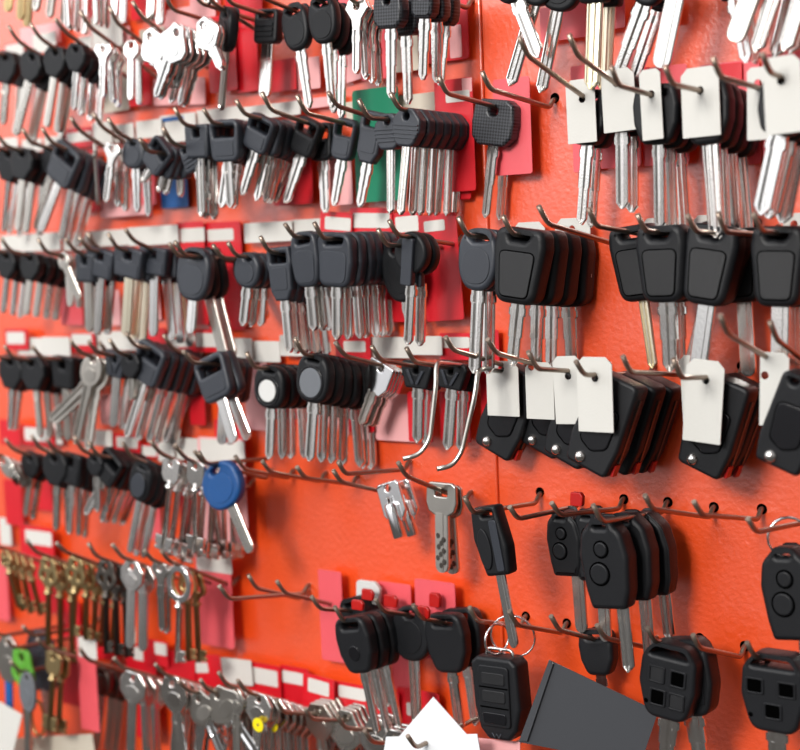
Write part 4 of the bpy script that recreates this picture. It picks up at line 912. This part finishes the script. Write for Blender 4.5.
CN = {'red':'red glossy hang card','pink':'translucent pink hang card','palep':'pale pink card','label':'white label card','tan':'tan card','green':'green card','bluec':'blue card','tag':'white card'}
used = {}
for o, m, x, y, win, note, row in CARDS:
    best = sorted(STACKS, key=lambda s: abs(s['x']-x)+2.2*abs(([-60,20,120,240,355,460,570,680][s['row']]+ (0 if s['row'] else 0))-(y-8))) [0]
    lab = '%s%s behind the %s, %s row' % (CN[m], ' with white window' if win and m != 'label' else '', best['place'].replace('stack', 'keys'), ROWN[best['row']])
    used.setdefault(lab, []).append((x, y, o))
for lab, L in used.items():
    if len(L) == 1: tag_(L[0][2], lab, 'card', 'cards hung behind the keys'); continue
    ysp = max(a[1] for a in L)-min(a[1] for a in L); xsp = max(a[0] for a in L)-min(a[0] for a in L)
    L.sort(key=lambda a: a[1] if ysp > xsp else a[0])
    nm = (['upper','lower'] if ysp > xsp else ['left','right']) if len(L) == 2 else (['upper','middle','lower'] if ysp > xsp else ['left','middle','right'])
    for k, a in enumerate(L): tag_(a[2], nm[k % 3]+' '+lab, 'card', 'cards hung behind the keys')

# ---------------------------------------------------------------- light
def area_light(name, loc, target, sx_, sy_, power, color=(1,1,1)):
    l = bpy.data.lights.new(name, 'AREA'); l.shape = 'RECTANGLE'; l.size = sx_; l.size_y = sy_; l.energy = power; l.color = color
    o = bpy.data.objects.new(name, l); col.objects.link(o); o.location = loc
    o.rotation_euler = (Vector(target)-Vector(loc)).to_track_quat('-Z', 'Y').to_euler(); return o
zb = BASE*MM
area_light('key_light', (.05, -1.7, zb+.75), (-.05, 0, zb), .5, .4, 28, (1, .97, .93))
area_light('window_light', (-1.0, -1.9, zb+.85), (0, 0, zb+.1), .5, 1.0, 2.5, (.95, .98, 1))  # window light split into two narrow panels, gap added for contrast on metal
area_light('window_light', (-1.9, -1.4, zb+.85), (0, 0, zb+.1), .5, 1.0, 3, (.95, .98, 1))
w = bpy.data.worlds.new('world'); bpy.context.scene.world = w; w.use_nodes = True; nt = w.node_tree; bg = nt.nodes['Background']
tc = nt.nodes.new('ShaderNodeTexCoord'); sp = nt.nodes.new('ShaderNodeSeparateXYZ'); nt.links.new(tc.outputs['Generated'], sp.inputs[0])
mr = nt.nodes.new('ShaderNodeMapRange'); mr.interpolation_type = 'SMOOTHSTEP'; mr.inputs[1].default_value = -.30; mr.inputs[2].default_value = .42; nt.links.new(sp.outputs[2], mr.inputs[0])
mr2 = nt.nodes.new('ShaderNodeMapRange'); mr2.interpolation_type = 'SMOOTHSTEP'; mr2.inputs[1].default_value = .6; mr2.inputs[2].default_value = -.42; mr2.inputs[3].default_value = .15; mr2.inputs[4].default_value = 1.; nt.links.new(sp.outputs[0], mr2.inputs[0])
mu = nt.nodes.new('ShaderNodeMath'); mu.operation = 'MULTIPLY'; nt.links.new(mr.outputs[0], mu.inputs[0]); nt.links.new(mr2.outputs[0], mu.inputs[1])
cm = nt.nodes.new('ShaderNodeMix'); cm.data_type = 'RGBA'; cm.inputs[6].default_value = (.09,.083,.078,1); cm.inputs[7].default_value = (2.7,2.7,2.78,1)
az = nt.nodes.new('ShaderNodeMath'); az.operation = 'ARCTAN2'; nt.links.new(sp.outputs[0], az.inputs[0]); nt.links.new(sp.outputs[1], az.inputs[1])
am = nt.nodes.new('ShaderNodeMath'); am.operation = 'MULTIPLY'; am.inputs[1].default_value = 15; nt.links.new(az.outputs[0], am.inputs[0])
asn = nt.nodes.new('ShaderNodeMath'); asn.operation = 'SINE'; nt.links.new(am.outputs[0], asn.inputs[0])
ar = nt.nodes.new('ShaderNodeMapRange'); ar.interpolation_type = 'SMOOTHSTEP'; ar.inputs[1].default_value = -.6; ar.inputs[2].default_value = .3; ar.inputs[3].default_value = .18; ar.inputs[4].default_value = 1.; nt.links.new(asn.outputs[0], ar.inputs[0])  # made-up bright and dark bands around the surroundings, to streak the metal
m3 = nt.nodes.new('ShaderNodeMath'); m3.operation = 'MULTIPLY'; nt.links.new(mu.outputs[0], m3.inputs[0]); nt.links.new(ar.outputs[0], m3.inputs[1]); nt.links.new(m3.outputs[0], cm.inputs[0])
nt.links.new(cm.outputs[2], bg.inputs[0]); bg.inputs[1].default_value = 1.
sc = bpy.context.scene
sc.view_settings.view_transform = 'Standard'; sc.view_settings.exposure = .1; sc.view_settings.look = 'None'
